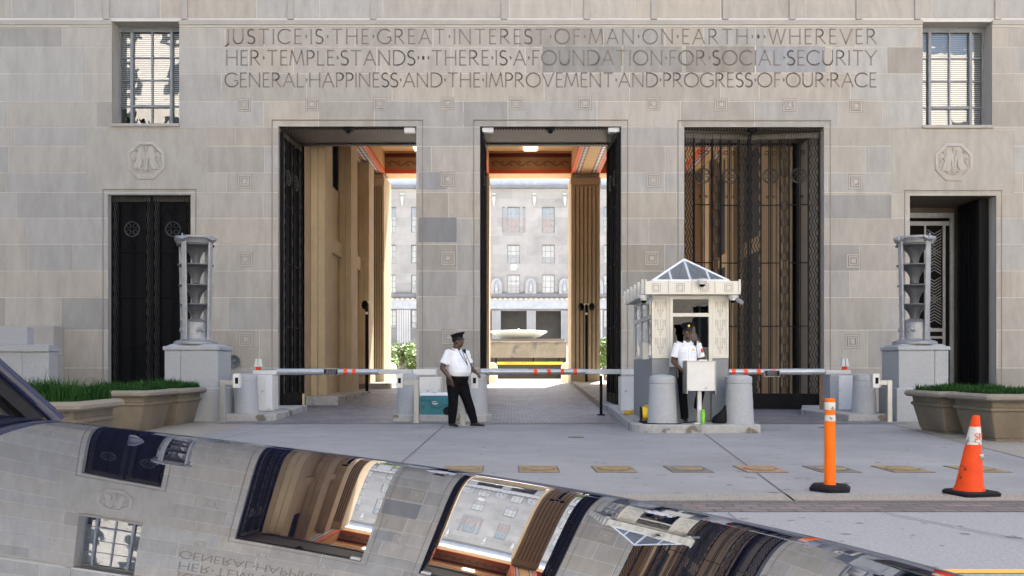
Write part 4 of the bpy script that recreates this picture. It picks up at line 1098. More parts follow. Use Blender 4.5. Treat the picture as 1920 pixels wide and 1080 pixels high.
# ---- wall gong
wg = thing('alarm_gong', 'round dark grey alarm gong on the wall beside the left pedestal', 'alarm bell', (FX(440), YF-.02, FZ(678)))
mb = MB()
def ydisc(mb, prof, x, y, z, seg=24): mb.rings([[(x+r*math.cos(2*math.pi*q/seg), y+d, z+r*math.sin(2*math.pi*q/seg)) for q in range(seg)] for r, d in prof])
ydisc(mb, [(.12, 0), (.16, -.02), (.178, -.06), (.17, -.065), (.12, -.035), (.05, -.03), (.045, -.085), (.01, -.09)], FX(440), YF-.02, FZ(678)); mb.build('gong_dish', M['tier'], wg, smooth=40)
mb = MB(); mb.tube([(FX(437), YF-.03, FZ(664)), (FX(437), YF-.03, FZ(640))], .012, 6); mb.build('conduit', M['limeplain'], wg)
# ---- bollards
bprof = [(.275, 0), (.268, .03), (.235, .70), (.23, .715), (.238, .725), (.238, .82), (.225, .845), (.15, .875), (.01, .885)]
for px, Y, z, lab in ((462, 20.75, .15, 'granite bollard beside the leftmost barrier cabinet and card reader'), (766, 20.5, .15, 'granite bollard left of the teal cooler'), (893, 20.5, .15, 'granite bollard right of the cooler, partly behind the heavier guard'),
                      (1242, 16.9, .15, 'granite bollard at the left front corner of the guard booth beside the yellow hose reel'), (1385, 16.9, .15, 'granite bollard at the right front corner of the guard booth beside the black bag'), (1620, 20.7, .15, 'granite bollard by the right barrier cabinet and pedestal')):
    lathe_thing('granite_bollard', lab, 'bollard', 'granite bollards at the gateways', PX(px, Y), Y, z, bprof, M['granite'])
# ---- barriers
def beacon(x, y, z, parent):
    mb = MB(); mb.box(x-.09, x-.005, y-.07, y+.07, z+.08, z+.27, top=(x-.06, x-.005, y-.045, y+.045)); mb.box(x+.01, x+.09, y-.07, y+.07, z+.08, z+.27, top=(x+.01, x+.06, y-.045, y+.045)); mb.build('beacon_shell', M['wmetal'], parent, bevel=.006)
    mb = MB(); mb.lathe([(.06, z), (.06, z+.078)], (x, y, 0), 14); mb.build('beacon_lens', M['conered'], parent)
def arm_tube(parent, xa, xb, y, z, r, stripes=(), mat='alu'):
    mb = MB(); mb.tube([(xa, y, z), (xb, y, z)], r, 18); o = mb.build('arm_tube', M[mat], parent, smooth=35)
    for s0, s1 in stripes:
        mb = MB(); mb.tube([(s0, y, z), (s1, y, z)], r+.003, 18); mb.build('hazard_stripe', M['stripe'], parent, smooth=35)
def arm_sign(parent, px0, px1, Y, z, lines=4):
    x0, x1 = PX(px0, Y), PX(px1, Y); h = .155
    mb = MB(); mb.box(x0, x1, Y-.03, Y, z-h/2, z+h/2); s = mb.build('arm_sign', M['reflw'], parent)
    mb = MB(); mb.box(x0+.012, x1-.012, Y-.034, Y-.0301, z-h/2+.012, z+h/2-.012); mb.build('sign_face', M['black'], s)
    mb = MB()
    rnd = random.Random(px0)
    for k in range(lines):
        zz = z+h/2-.035-k*.028; x = x0+.04+rnd.uniform(0, .04)
        while x < x1-.07:
            ln = rnd.uniform(.015, .05); mb.box(x, min(x+ln, x1-.04), Y-.0355, Y-.0341, zz-.005, zz+.005); x += ln+.012
    mb.build('sign_print', M['gmetal'], s)
YA = 22.2
za = PZ(697, YA)
b1 = thing('barrier_gate', 'steel barrier arm across the left gateway lane with its white cabinet at the left', 'barrier', (PX(500, YA), YA, .15), 0, 'lane barriers with tubular arms')
mb = MB(); mb.box(PX(481, YA), PX(516, YA), YA-.28, YA+.3, .15, PZ(703, YA)); mb.build('cabinet', M['wmetal'], b1, bevel=.012)
mb = MB(); mb.box(PX(503.5, YA), PX(515, YA), YA-.292, YA-.281, .2, PZ(706, YA)); mb.build('cabinet_door', M['lid'], b1, bevel=.004)
mb = MB(); mb.box(PX(477, YA), PX(521, YA), YA-.13, YA+.13, PZ(702, YA), PZ(694.5, YA)); mb.build('arm_bracket', M['wmetal'], b1, bevel=.01)
beacon(PX(484.5, YA), YA, PZ(694, YA), b1)
arm_tube(b1, PX(519, YA), PX(612, YA), YA, za, .076); arm_tube(b1, PX(612, YA), PX(710, YA), YA, za, .07, [(PX(645, YA), PX(652, YA)), (PX(661, YA), PX(668, YA))])
mb = MB(); mb.box(PX(710, YA), PX(774, YA), YA-.04, YA+.04, za-.06, za+.06); mb.build('arm_blade', M['alu'], b1, bevel=.008)
arm_sign(b1, 607, 634.5, YA-.08, za)
br_ = thing('barrier_receiver', 'white barrier cabinet with hinged bracket behind the teal cooler', 'barrier', (PX(806, YA), YA, .15), 0)
mb = MB(); mb.box(PX(788, YA), PX(828, YA), YA-.28, YA+.3, .15, PZ(707, YA)); mb.build('cabinet', M['wmetal'], br_, bevel=.012)
mb = MB(); mb.box(PX(775, YA), PX(818, YA), YA-.12, YA+.12, PZ(703, YA), PZ(692, YA)); mb.box(PX(809, YA), PX(817, YA), YA-.14, YA-.121, PZ(702, YA), PZ(693, YA)); mb.build('arm_bracket', M['wmetal'], br_, bevel=.01)
mb = MB(); mb.tube([(PX(802, YA), YA, PZ(692, YA)), (PX(802, YA), YA, PZ(689, YA)), (PX(818, YA), YA, PZ(689, YA)), (PX(818, YA), YA, PZ(692, YA))], .012, 6); mb.build('bracket_handle', M['gmetal'], br_)
b2 = thing('barrier_gate', 'steel barrier arm with four orange stripes across the middle lane, its cabinet against the booth', 'barrier', (PX(1173, YA), YA, .15), 0, 'lane barriers with tubular arms')
arm_tube(b2, PX(901, YA), PX(990, YA), YA, za, .076); arm_tube(b2, PX(990, YA), PX(1098, YA), YA, za, .07, [(PX(a, YA), PX(b, YA)) for a, b in ((1001, 1007.5), (1026, 1032.5), (1051, 1057.5), (1075, 1081.5))])
mb = MB(); mb.box(PX(1098, YA), PX(1163, YA), YA-.04, YA+.04, za-.055, za+.06); mb.build('arm_blade', M['alu'], b2, bevel=.008)
mb = MB(); mb.box(PX(1163, YA), PX(1187, YA), YA-.12, YA+.12, PZ(702, YA), PZ(692, YA)); mb.box(PX(1166, YA), PX(1178, YA), YA-.125, YA-.1201, PZ(700, YA), PZ(695, YA)); mb.build('arm_bracket', M['wmetal'], b2, bevel=.01)
mb = MB(); mb.box(PX(1162, YA), PX(1192, YA), YA-.28, YA+.3, .15, PZ(706, YA)); mb.build('cabinet', M['wmetal'], b2, bevel=.012)
b3 = thing('barrier_gate', 'steel barrier arm in front of the shut bronze gates with its cabinet at the right', 'barrier', (PX(1572, YA), YA, .15), 0, 'lane barriers with tubular arms')
arm_tube(b3, PX(1366, YA), PX(1463, YA), YA, za, .07, [(PX(a, YA), PX(b, YA)) for a, b in ((1371, 1378), (1394, 1401), (1418, 1425), (1447, 1453))]); arm_tube(b3, PX(1463, YA), PX(1546, YA), YA, za, .076)
arm_sign(b3, 1433, 1462, YA-.08, PZ(700, YA))
mb = MB(); mb.box(PX(1546, YA), PX(1592, YA), YA-.13, YA+.13, PZ(701, YA), PZ(694, YA)); mb.build('arm_bracket', M['wmetal'], b3, bevel=.01)
mb = MB(); mb.box(PX(1551, YA), PX(1600, YA), YA-.2, YA+.35, .15, PZ(703, YA)); mb.build('cabinet', M['gmetal'], b3, bevel=.012)
mb = MB(); mb.box(PX(1567, YA), PX(1601, YA), YA-.215, YA-.201, .17, PZ(704, YA))
mb.build('cabinet_door', M['lid'], b3, bevel=.004)
mb = MB()
for zz in (.3, .62, .93): mb.ell((PX(1569, YA), YA-.216, zz), (.012, .006, .012), 8)
mb.build('door_screw', M['black'], b3)
beacon(PX(1583.5, YA), YA, PZ(693.5, YA), b3)
lathe_thing('rusty_post', 'thin rusty post beside the right barrier cabinet', 'post', None, PX(1541, 22.6), 22.6, .15, [(.06, 0), (.06, .88), (.04, .9), (.01, .9)], M['plates'], 14)
lathe_thing('arm_rest_post', 'black arm rest post beneath the middle barrier arm', 'post', None, PX(1127, 22.4), 22.4, .02, [(.1, 0), (.1, .02), (.035, .03), (.035, .9), (.05, .92), (.01, .95)], M['black'], 14)
# ---- card readers on bent posts
def reader(label, pxp, pxr, Y, face, ptop=713):
    xp = PX(pxp, Y); xr = PX(pxr, Y); zt = PZ(ptop, Y)
    t = thing('card_reader', label, 'card reader', (xp, Y, 0), 0, 'card readers on stainless posts')
    mb = MB(); mb.box(xp-.05, xp+.05, Y-.05, Y+.05, .012, zt); s = 1 if xr > xp else -1
    a, b = sorted((xp+s*.05, xr-s*.07)); mb.box(a, b, Y-.05, Y+.05, zt-.1, zt-.001); mb.build('post', M['steel'], t, bevel=.006)
    mb = MB(); mb.box(xp-.13, xp+.13, Y-.13, Y+.13, 0, .012); mb.build('base_plate', M['steel'], t)
    mb = MB(); zc = PZ(714, Y); mb.box(xr-.07, xr+.07, Y-.09, Y+.09, zc-.15, zc+.15); h = mb.build('reader_head', M['wmetal'], t, bevel=.012)
    mb = MB()
    if face == 0: mb.box(xr-.02, xr+.045, Y-.1, Y-.091, zc-.06, zc+.07)
    else: mb.box(xr-.03, xr+.03, Y-.1, Y-.091, zc-.05, zc+.06)
    mb.build('reader_window', M['black'], h)
    return t
reader('stainless card reader post by the leftmost bollard', 418, 445, 19.75, 0)
reader('stainless card reader post left of the teal cooler', 781, 750, 19.55, 1)
reader('stainless card reader that the heavier guard rests his hand on', 868, 890, 18.75, 1, 716)
reader('stainless card reader post by the right pedestal', 1667, 1640, 19.75, 0)
# ---- guard booth
BX0, BX1, BY0, BY1 = PX(1222, 17.4), PX(1366, 17.4), 17.4, 20.0
bt = thing('guard_booth', 'ivory metal guard booth on a granite base with a glass pyramid skylight', 'booth', ((BX0+BX1)/2, 18.6, .15))
zg = PZ(672, 17.4); ze = PZ(552, 17.1)
mb = MB(); xs = [BX0, BX0+.34, BX1-.32, BX1]
for a, b in zip(xs, xs[1:]): mb.box(a+.003, b-.003, BY0 if b-a < .4 else BY0+.04, BY1, .15, zg if b-a < .4 else zg-.16)
mb.build('granite_base', M['granited'], bt, bevel=.01)
xa, xb = PX(1256, 17.4), PX(1334, 17.4); zw0 = zg-.155
mb = MB()
for a, b in ((BX0, xa-.012), (xb+.012, BX1)):
    mb.cut(); mb.box(a, b, BY0+.01, BY0+.09, zg+.002, ze)
    for p, q in ((a, a+.04), (b-.04, b)): mb.box(p, q, BY0-.012, BY0+.009, zg+.003, ze)
    mb.box(a+.04, b-.04, BY0-.012, BY0+.009, zg+.003, zg+.06); mb.box(a+.04, b-.04, BY0-.012, BY0+.009, ze-.05, ze)
cp = mb.builds('corner_panel', M['booth'], bt, bevel=.004)
mb = MB()
for a, b in ((BX0, xa-.012), (xb+.012, BX1)):
    mb.cut(); xm = (a+b)/2; w2 = (b-a)/2-.055; y = BY0+.006; top = ze-.07; per = (ze-zg-.14)/3.0
    for k in range(3):
        zt = top-k*per
        for s in (-1, 1):
            mb.ribbon([(xm+s*w2*.45, zt-.03), (xm+s*w2*.45, zt-per*.62), (xm+s*w2*.05, zt-per*.78)], .009, y)
            mb.ribbon([(xm+s*w2*.9, zt-.02), (xm+s*w2*.9, zt-per*.5)], .006, y)
            for q in range(3): mb.ribbon([(xm+s*w2*.62, zt-.05-.035*q), (xm+s*w2*.86, zt-.05-.035*q)], .012, y)
        mb.ribbon([(xm, zt-.03), (xm, zt-per*.6)], .007, y); mb.ribbon([(xm-w2*.45, zt-per*.62), (xm+w2*.45, zt-per*.62)], .008, y)
        mb.ribbon([(xm-w2*.1, zt-per*.78), (xm-w2*.1, zt-per*.97)], .007, y); mb.ribbon([(xm+w2*.1, zt-per*.78), (xm+w2*.1, zt-per*.97)], .007, y)
mb.builds('panel_relief', M['boothg'], bt)
zm0, zm1 = PZ(594, 17.4), PZ(587, 17.4)
mb = MB(); f = .055
mb.box(xa-.01, xa+f, BY0-.02, BY0+.06, zw0, ze); mb.box(xb-f, xb+.01, BY0-.02, BY0+.06, zw0, ze); mb.box(xa+f, xb-f, BY0-.02, BY0+.06, ze-.07, ze); mb.box(xa+f, xb-f, BY0-.02, BY0+.06, zm0, zm1); mb.box(xa+f, xb-f, BY0-.02, BY0+.06, zw0, zw0+.06)
wf = mb.build('window_frame', M['booth'], bt, bevel=.006)
mb = MB(); y = BY0+.03
mb.quad((xa+f, y, zw0+.06), (xb-f, y, zw0+.06), (xb-f, y, zm0), (xa+f, y, zm0)); mb.quad((xa+f, y, zm1), (xb-f, y, zm1), (xb-f, y, ze-.07), (xa+f, y, ze-.07)); mb.build('pane', M['dglass'], wf)
mb = MB(); zd = zg
for a, b in ((BY0+.02, BY0+.10), (BY0+.72, BY0+.80), (BY0+1.6, BY0+1.68), (BY1-.08, BY1)): mb.box(BX0, BX0+.06, a, b, .152+1.18, ze)
mb.box(BX0, BX0+.06, BY0+.1, BY1-.08, ze-.06, ze); mb.box(BX0-.004, BX0+.06, BY0+.1, BY1-.08, PZ(600, 18), PZ(592, 18)); mb.box(BX0, BX0+.06, BY0+.1, BY1-.08, zg+.003, zg+.06)
mb.cut()
for a, b in ((BY0+.02, BY0+.10), (BY0+1.2, BY0+1.3), (BY1-.08, BY1)): mb.box(BX1-.06, BX1, a, b, zg+.003, ze)
mb.box(BX1-.06, BX1, BY0+.1, BY1-.08, ze-.06, ze); mb.builds('side_frame', M['alu'], bt, bevel=.005)
mb = MB(); mb.quad((BX0+.03, BY1-.08, zg), (BX0+.03, BY0+.1, zg), (BX0+.03, BY0+.1, ze), (BX0+.03, BY1-.08, ze)); mb.cut(); mb.quad((BX1-.03, BY0+.1, zg), (BX1-.03, BY1-.08, zg), (BX1-.03, BY1-.08, ze), (BX1-.03, BY0+.1, ze)); mb.builds('side_pane', M['dglass'], bt)
mb = MB(); mb.box(BX0+.06, BX1-.06, BY1-.06, BY1-.01, zg, ze);  mb.build('booth_interior', M['dark'], bt)
mb = MB(); mb.box(BX0-.12, BX0-.004, BY0+.28, BY0+.5, zg-.02, zg+.3); mb.cut(); mb.box(BX0-.03, BX0-.003, BY0+.55, BY0+.62, zg+.55, zg+.68); mb.builds('pass_box', M['booth'], bt, bevel=.01)
ex0, ex1, ey0, ey1 = PX(1209, 17.1), PX(1388, 17.1), 17.1, 20.0; zt = PZ(527, 17.1)
mb = MB(); mb.box(ex0, ex1, ey0, ey1, ze+.002, zt); ev = mb.build('eave', M['booth'], bt, bevel=.008)
mb = MB(); n = 4
for k in range(n):
    xc = ex0+.21+(ex1-ex0-.42)*k/(n-1)
    for o_, i_, t in ((.078, .070, .004), (.048, .038, .006)):
        y0_, y1_ = ey0-t, ey0-.001; zc = (ze+zt)/2
        mb.box(xc-o_, xc+o_, y0_, y1_, zc+i_, zc+o_); mb.box(xc-o_, xc+o_, y0_, y1_, zc-o_, zc-i_); mb.box(xc-o_, xc-i_, y0_, y1_, zc-i_, zc+i_); mb.box(xc+i_, xc+o_, y0_, y1_, zc-i_, zc+i_)
mb.build('eave_square', M['boothg'], ev)
mb = MB()
for k in range(5):
    mb.cut(); xx = ex0+.02+(ex1-ex0-.04)*k/4; mb.box(xx-.012, xx+.012, ey0-.03, ey0-.001, ze+.03, zt+.03)
for k in range(6):
    mb.cut(); yy = ey0+.1+(ey1-ey0-.2)*k/5; mb.box(ex0-.05, ex0-.001, yy-.02, yy+.02, ze+.02, zt+.04); mb.cut()
    mb.box(ex1+.001, ex1+.03, yy-.02, yy+.02, ze+.02, zt+.04)
mb.builds('eave_fin', M['booth'], ev)
A = Vector(((ex0+ex1)/2, 17.95, PZ(487, 17.95)))
bx = [Vector((ex0+.16, 17.2, zt+.01)), Vector((ex1-.18, 17.2, zt+.01)), Vector((ex1-.18, 18.75, zt+.01)), Vector((ex0+.16, 18.75, zt+.01))]
mb = MB()
for k in range(4): mb.tri(bx[k], bx[(k+1) % 4], A)
sk = mb.build('skylight', M['skyglass'], bt)
mb = MB()
def rib(p, q, r=.022): mb.tube([p, q], r, 4)
for k in range(4):
    rib(bx[k], A, .026); rib(bx[k], bx[(k+1) % 4], .03); m_ = (bx[k]+bx[(k+1) % 4])/2; rib(m_, A, .022)
    for t in (.25, .75):
        s_ = bx[k].lerp(bx[(k+1) % 4], t); e_ = (bx[k] if t < .5 else bx[(k+1) % 4]).lerp(A, .5); rib(s_, e_, .02)
mb.build('skylight_rib', M['lid'], sk)
def dome_cam(x, y, z):
    mb = MB(); mb.lathe([(.01, z-.13), (.05, z-.11), (.065, z-.06), (.09, z-.05), (.09, z), (.01, z)], (x, y, 0), 16); mb.build('dome_camera', M['wmetal'], bt, smooth=40)
    mb = MB(); mb.ell((x, y, z-.10), (.055, .055, .05), 10); mb.build('camera_lens', M['black'], bt, smooth=True)
dome_cam(PX(1207, 17.3), 17.3, ze); dome_cam(PX(1316, 17.05), 17.02, zt+.03); dome_cam(PX(1374, 17.25), 17.25, ze)
for px, s in ((1217, -1), (1383, 1)):
    x = PX(px, 17.2); mb = MB(); mb.tube([(x, 17.25, ze), (x, 17.22, ze-.06)], .03, 8); mb.tube([(x-.02*s, 17.25, ze-.07), (x+.06, 17.1, ze-.15)] if s > 0 else [(x+.05, 17.25, ze-.07), (x-.03, 17.08, ze-.15)], .038, 10); mb.build('bullet_camera', M['alu'], bt, smooth=40)
# ---- lectern stand, bottle, bag, hose reel, cable
ls = thing('checkpoint_stand', 'square brushed metal checkpoint stand on a post before the standing guard', 'stand', (PX(1312, 16.62), 16.62, .15))
x0, x1 = PX(1289, 16.55), PX(1341, 16.55); zb, zt2 = PZ(733, 16.55), PZ(678, 16.55)
mb = MB(); mb.box(x0, x1, 16.55, 16.95, zb, zt2); mb.build('cabinet', M['wmetal'], ls, bevel=.01)
mb = MB(); mb.box(x0-.012, x0-.001, 16.53, 16.96, zb-.05, zt2+.02); mb.box(x1+.001, x1+.012, 16.53, 16.96, zb-.05, zt2+.02); mb.box(x0+.001, x1-.001, 16.53, 16.97, zt2+.001, zt2+.014); mb.build('side_flange', M['steel'], ls)
mb = MB(); xm = PX(1311.5, 16.7); mb.box(xm-.035, xm+.035, 16.68, 16.76, .17, zb-.001); mb.box(xm-.1, xm+.06, 16.62, 16.84, .151, .169); mb.build('post', M['wmetal'], ls, bevel=.005)
mb = MB(); mb.box(xm-.02, xm+.12, 16.6, 16.75, zt2+.015, zt2+.035); tag(mb.build('notepad', M['lid']), 'small white pad lying on top of the checkpoint stand', 'notepad')
g = thing('water_bottle', 'bright green bottle at the foot of the checkpoint stand', 'bottle', (PX(1318, 16.6), 16.6, .15))
gx = PX(1318, 16.6); mb = MB(); mb.lathe([(.035, .15), (.042, .16), (.036, .24), (.042, .32), (.034, .36)], (gx, 16.6, 0), 14); mb.build('bottle_body', M['green'], g, smooth=50)
mb = MB(); mb.lathe([(.032, .361), (.036, .37), (.036, .41), (.01, .415)], (gx, 16.6, 0), 14); mb.build('cap', M['green'], g, smooth=40)
mb = MB(); bxx = PX(1350, 16.85); mb.rings([[(bxx+rx*math.cos(a)+dx, 16.85+.12*rx/.2*math.sin(a), .151+z) for a in [2*math.pi*q/12 for q in range(12)]] for rx, dx, z in ((.12, 0, 0), (.16, .0, .04), (.14, .02, .12), (.10, .06, .18), (.06, .1, .25), (.025, .11, .33), (.01, .115, .34))])
tag(mb.build('black_bag', M['rubber'], smooth=60), 'soft black bag slumped against the right booth bollard', 'bag')
h = thing('hose_reel', 'yellow cable reel with black frame by the left booth bollard', 'reel', (PX(1211, 17.1), 17.1, .15))
hx = PX(1211, 17.1); mb = MB(); mb.rings([[(hx+d, 17.1+r*math.cos(a), .32+r*math.sin(a)) for a in [2*math.pi*q/18 for q in range(18)]] for r, d in ((.02, -.07), (.11, -.07), (.125, -.04), (.125, .04), (.11, .07), (.02, .07))]); mb.build('spool', M['hose'], h, smooth=40)
mb = MB(); mb.box(hx-.1, hx-.08, 17.0, 17.2, .152, .44); mb.box(hx-.12, hx+.09, 16.98, 17.22, .151, .18); mb.build('reel_frame', M['rubber'], h, bevel=.01)
mb = MB(); mb.box(hx-.02, hx+.09, 17.05, 17.15, .45, .47); mb.build('reel_handle', M['hose'], h)
mb = MB(); cx_, cy_ = PX(1178, 20.2), 20.2
mb.tube([(cx_+.12*math.cos(a)*(1-.04*a/6)+.02, cy_+.1*math.sin(a), .155+.004*a) for a in [k*.5 for k in range(40)]], .011, 6)
mb.tube([(cx_+.14, cy_, .17), (cx_+.16, cy_+.1, .3), (cx_+.2, cy_+.3, .42)], .011, 6); tag(mb.build('extension_cord', M['hose'], smooth=True), 'coiled orange yellow cord on the kerb by the barrier cabinet', 'cord')
mb = MB(); mb.tube([(PX(1205, 16.75), 16.75, .16), (2.6, 16.58, .158), (2.95, 16.6, .158), (3.1, 16.9, .158), (3.3, 17.1, .158), (3.55, 17.2, .158)], .01, 6); tag(mb.build('power_cable', M['rubber'], smooth=True), 'thin black cable lying on the booth kerb round the left bollard', 'cable')
# ---- cooler
YCo = 20.2
co = thing('cooler', 'teal drinks cooler with a white lid on the kerb beside the heavier guard', 'cooler', (PX(816, YCo), YCo, .15))
x0, x1 = PX(789, YCo), PX(845, YCo); z0 = PZ(775, YCo); z1 = PZ(742, YCo); zl_ = PZ(736, YCo)
mb = MB(); mb.box(x0-.03, x1+.03, YCo-.24, YCo+.24, .152, z0-.04); mb.build('timber_skid', M['gmetal'], co)
mb = MB(); mb.box(x0+.02, x1-.02, YCo-.2, YCo+.2, z0-.035, z1, top=(x0, x1, YCo-.22, YCo+.22)); mb.build('body', M['teal'], co, bevel=.03)
mb = MB(); mb.box(x0-.01, x1+.01, YCo-.23, YCo+.23, z1+.002, zl_, top=(x0+.02, x1-.02, YCo-.2, YCo+.2)); mb.build('lid', M['lid'], co, bevel=.02)
mb = MB(); y = YCo-.232; zc = (z0+z1)/2
mb.ribbon([(x0+.03, zc+.1), (x0+.2, zc+.1), (x0+.24, zc-.0), (x0+.30, zc-.06), (x0+.42, zc-.07), (x0+.5, zc-.0), (x0+.56, zc-.01), (x1-.02, zc-.01)], .014, y)
for k in range(3): mb.ribbon([(x0+.03, zc-.02-.035*k), (x0+.12-.01*k, zc-.02-.035*k)], .012, y)
mb.build('moulded_line', M['teald'], co)
mb = MB(); mb.ribbon([(x0+.27, zc+.06), (x0+.31, zc+.075), (x0+.36, zc+.065)], .012, y-.001); mb.ribbon([(x0+.26, zc+.03), (x0+.3, zc+.04), (x0+.34, zc+.028), (x0+.39, zc+.036)], .016, y-.001); mb.ribbon([(x0+.29, zc+.008), (x0+.37, zc+.012)], .008, y-.001); mb.build('emblem', M['lid'], co)
mb = MB(); mb.rings([[(x1-.06+r*math.cos(a), YCo-.25+d, z0+.06+r*math.sin(a)) for a in [2*math.pi*q/16 for q in range(16)]] for r, d in ((.02, 0), (.085, .0), (.09, .02), (.085, .06))]); mb.build('wheel', M['rubber'], co, smooth=40)
mb = MB(); mb.box(x0+.24, x0+.34, YCo-.15, YCo-.1, zl_+.001, zl_+.012); mb.build('lid_handle', M['gmetal'], co)
# ---- delineator and cone
px = 1556; Y = 8.75
dl = thing('delineator_post', 'slim bright orange delineator post with white bands on a black hexagonal base', 'delineator', (PX(px, Y), Y, .004))
x = PX(px, Y)
mb = MB(); hexa = [(x+.205*math.cos(R(60*k+8)), Y+.205*math.sin(R(60*k+8))) for k in range(6)]; hx2 = [(x+.17*math.cos(R(60*k+8)), Y+.17*math.sin(R(60*k+8))) for k in range(6)]
mb.rings([[(*p, .005) for p in hexa], [(*p, .035) for p in hexa], [(*p, .06) for p in hx2]]); mb.build('base', M['rubber'], dl, bevel=.006)
mb = MB(); mb.lathe([(.056, .06), (.052, .08), (.047, .82), (.047, .86), (.04, .865), (.038, .8)], (x, Y, 0), 24); mb.build('tube', M['orange'], dl, smooth=40)
for a, b in ((.655, .71), (.76, .83)):
    mb = MB(); mb.lathe([(.0495, a), (.0495, b)], (x, Y, 0), 24); mb.build('white_band', M['reflw'], dl, smooth=40)
px = 1821; Y = 8.45; x = PX(px, Y)
cn = thing('traffic_cone', 'scuffed red orange traffic cone with a torn white collar on a black base', 'traffic cone', (x, Y, .004))
mb = MB(); a = R(14)
def rsq(hw, z, cr=.05):
    o = []
    for k in range(4):
        cx2, cy2 = (hw-cr)*(1 if k in (0, 3) else -1), (hw-cr)*(1 if k in (0, 1) else -1)
        for q in range(4):
            t = R(90*k+30*q); p = (cx2+cr*math.cos(t), cy2+cr*math.sin(t)); o.append((x+p[0]*math.cos(a)-p[1]*math.sin(a), Y+p[0]*math.sin(a)+p[1]*math.cos(a), z))
    return o
mb.rings([rsq(.185, .006), rsq(.187, .03), rsq(.17, .045)]); mb.build('base', M['rubber'], cn, smooth=30)
def lean(mb):
    mb.v = [(v[0]+(v[2]-.045)*.085, v[1]-(v[2]-.045)*.02, v[2]) for v in mb.v]; return mb
mb = MB(); mb.lathe([(.135, .045), (.128, .075), (.118, .09), (.032, .715), (.026, .722), (.02, .70)], (x-.02, Y, 0), 32); lean(mb).build('cone_body', M['conered'], cn, smooth=40)
def cr_(z): return .118-.086*(z-.09)/.625
mb = MB(); mb.lathe([(cr_(.46)+.003, .46), (cr_(.62)+.003, .62)], (x-.02, Y, 0), 32); co_ = lean(mb).build('white_collar', M['reflw'], cn, smooth=40)
text('SF', .085, M['conered'], co_, (x+.03, Y-cr_(.52)-.017, .53), rot=(R(83), 0, 0), ext=.001)
mb = MB(); mb.box(x+.035, x+.07, Y-cr_(.35)-.006, Y-cr_(.35)+.02, .335, .375); mb.build('sticker_scrap', M['reflw'], cn)
# ---- iron plates of the sunken bollards
pl = None
for k, (px, mname, lab) in enumerate([(850, 'medal', 'yellowed square cover plate beyond the hood edge, left end of the row'), (868, 'medal', 'yellowed square cover plate just above the hood edge, second in the row'), (1010, 'medal', 'yellow ribbed square cover plate with a faint round seam'), (1152, 'medal', 'evenly yellow square cover plate right of the ribbed one'), (1292, 'greyp', 'grey iron square cover plate with a worn yellow disc'), (1428, 'plates', 'rust brown square cover plate crossing the pavement joint'), (1563, 'greyp', 'square cover plate behind the orange delineator post'), (1697, 'medal', 'yellow tan cover plate between the delineator and the cone'), (1838, 'medal', 'cover plate partly behind the traffic cone')]):
    Y = 10.6; x = .30+(px-1010)/142*.853
    if px == 850: continue
    t = thing('bollard_cover', lab, 'cover plate', (x, Y, .004), 0, 'square cover plates in the driveway')
    mb = MB(); mb.box(x-.215, x+.215, Y-.33, Y+.33, .001, .008); mb.build('plate', M[mname], t)
    mb = MB(); mb.box(x-.23, x+.23, Y-.345, Y+.345, .0005, .004); mb.build('plate_rim', M['plated'], t)
    mb = MB(); mb.lathe([(.17, .0082), (.17, .012), (.155, .0145), (.01, .0145)], (x, Y-.02, 0), 24); mb.build('round_lid', M['medal'], t)
    mb = MB(); 
    for q in range(24):
        a0, a1 = 2*math.pi*q/24, 2*math.pi*(q+1)/24
        mb.quad((x+.17*math.cos(a0), Y-.02+.17*math.sin(a0), .0125), (x+.19*math.cos(a0), Y-.02+.19*math.sin(a0), .0125), (x+.19*math.cos(a1), Y-.02+.19*math.sin(a1), .0125), (x+.17*math.cos(a1), Y-.02+.17*math.sin(a1), .0125))
    mb.build('seam_ring', M['plated'], t)
for (px, py, r, lab) in ((1080, 820, .14, 'dark worn access cover in the driveway before the middle lane'), (1545, 802, .1, 'small dark access cover before the right kerb island')):
    Y = GY(py); mb = MB(); mb.lathe([(r, .001), (r, .006), (.01, .007)], (PX(px, Y), Y, 0), 24); tag(mb.build('access_cover', M['plated']), lab, 'cover')
# ---- camera posts in the passage
def campost(label, px, Y, top, two):
    x = PX(px, Y); z0 = zf(Y); t = thing('camera_post', label, 'camera', (x, Y, z0)); zt = PZ(top, Y)
    mb = MB(); mb.tube([(x, Y, z0), (x, Y, zt-.02)], .055 if two else .06, 12); mb.box(x-.12, x+.12, Y-.1, Y+.1, z0, z0+.02); mb.build('pole', M['bronze'], t, smooth=40)
    for s in ((-1, 1) if two else (0,)):
        mb = MB(); mb.ell((x+s*.22-(0 if two else .06), Y-.1, zt-.12), (.12, .13, .17), 14); mb.build('camera_head', M['bronze'], t, smooth=True)
        mb = MB(); mb.ell((x+s*.22-(0 if two else .06), Y-.2, zt-.15), (.07, .05, .08), 10); mb.build('camera_lens', M['black'], t, smooth=True)
    mb = MB(); mb.box(x-.2 if two else x-.06, x+.2 if two else x+.06, Y-.03, Y+.05, zt-.06, zt+.02); mb.box(x-.05, x+.05, Y-.06, Y-.056, zt-.45, zt-.36); mb.build('camera_bracket', M['lid'], t)
campost('single dome camera on a dark pole by the left passage wall', 688, 33.5, 566, False)
campost('twin camera heads on a dark pole before the fluted passage pier', 1099.5, 38.6, 570, True)
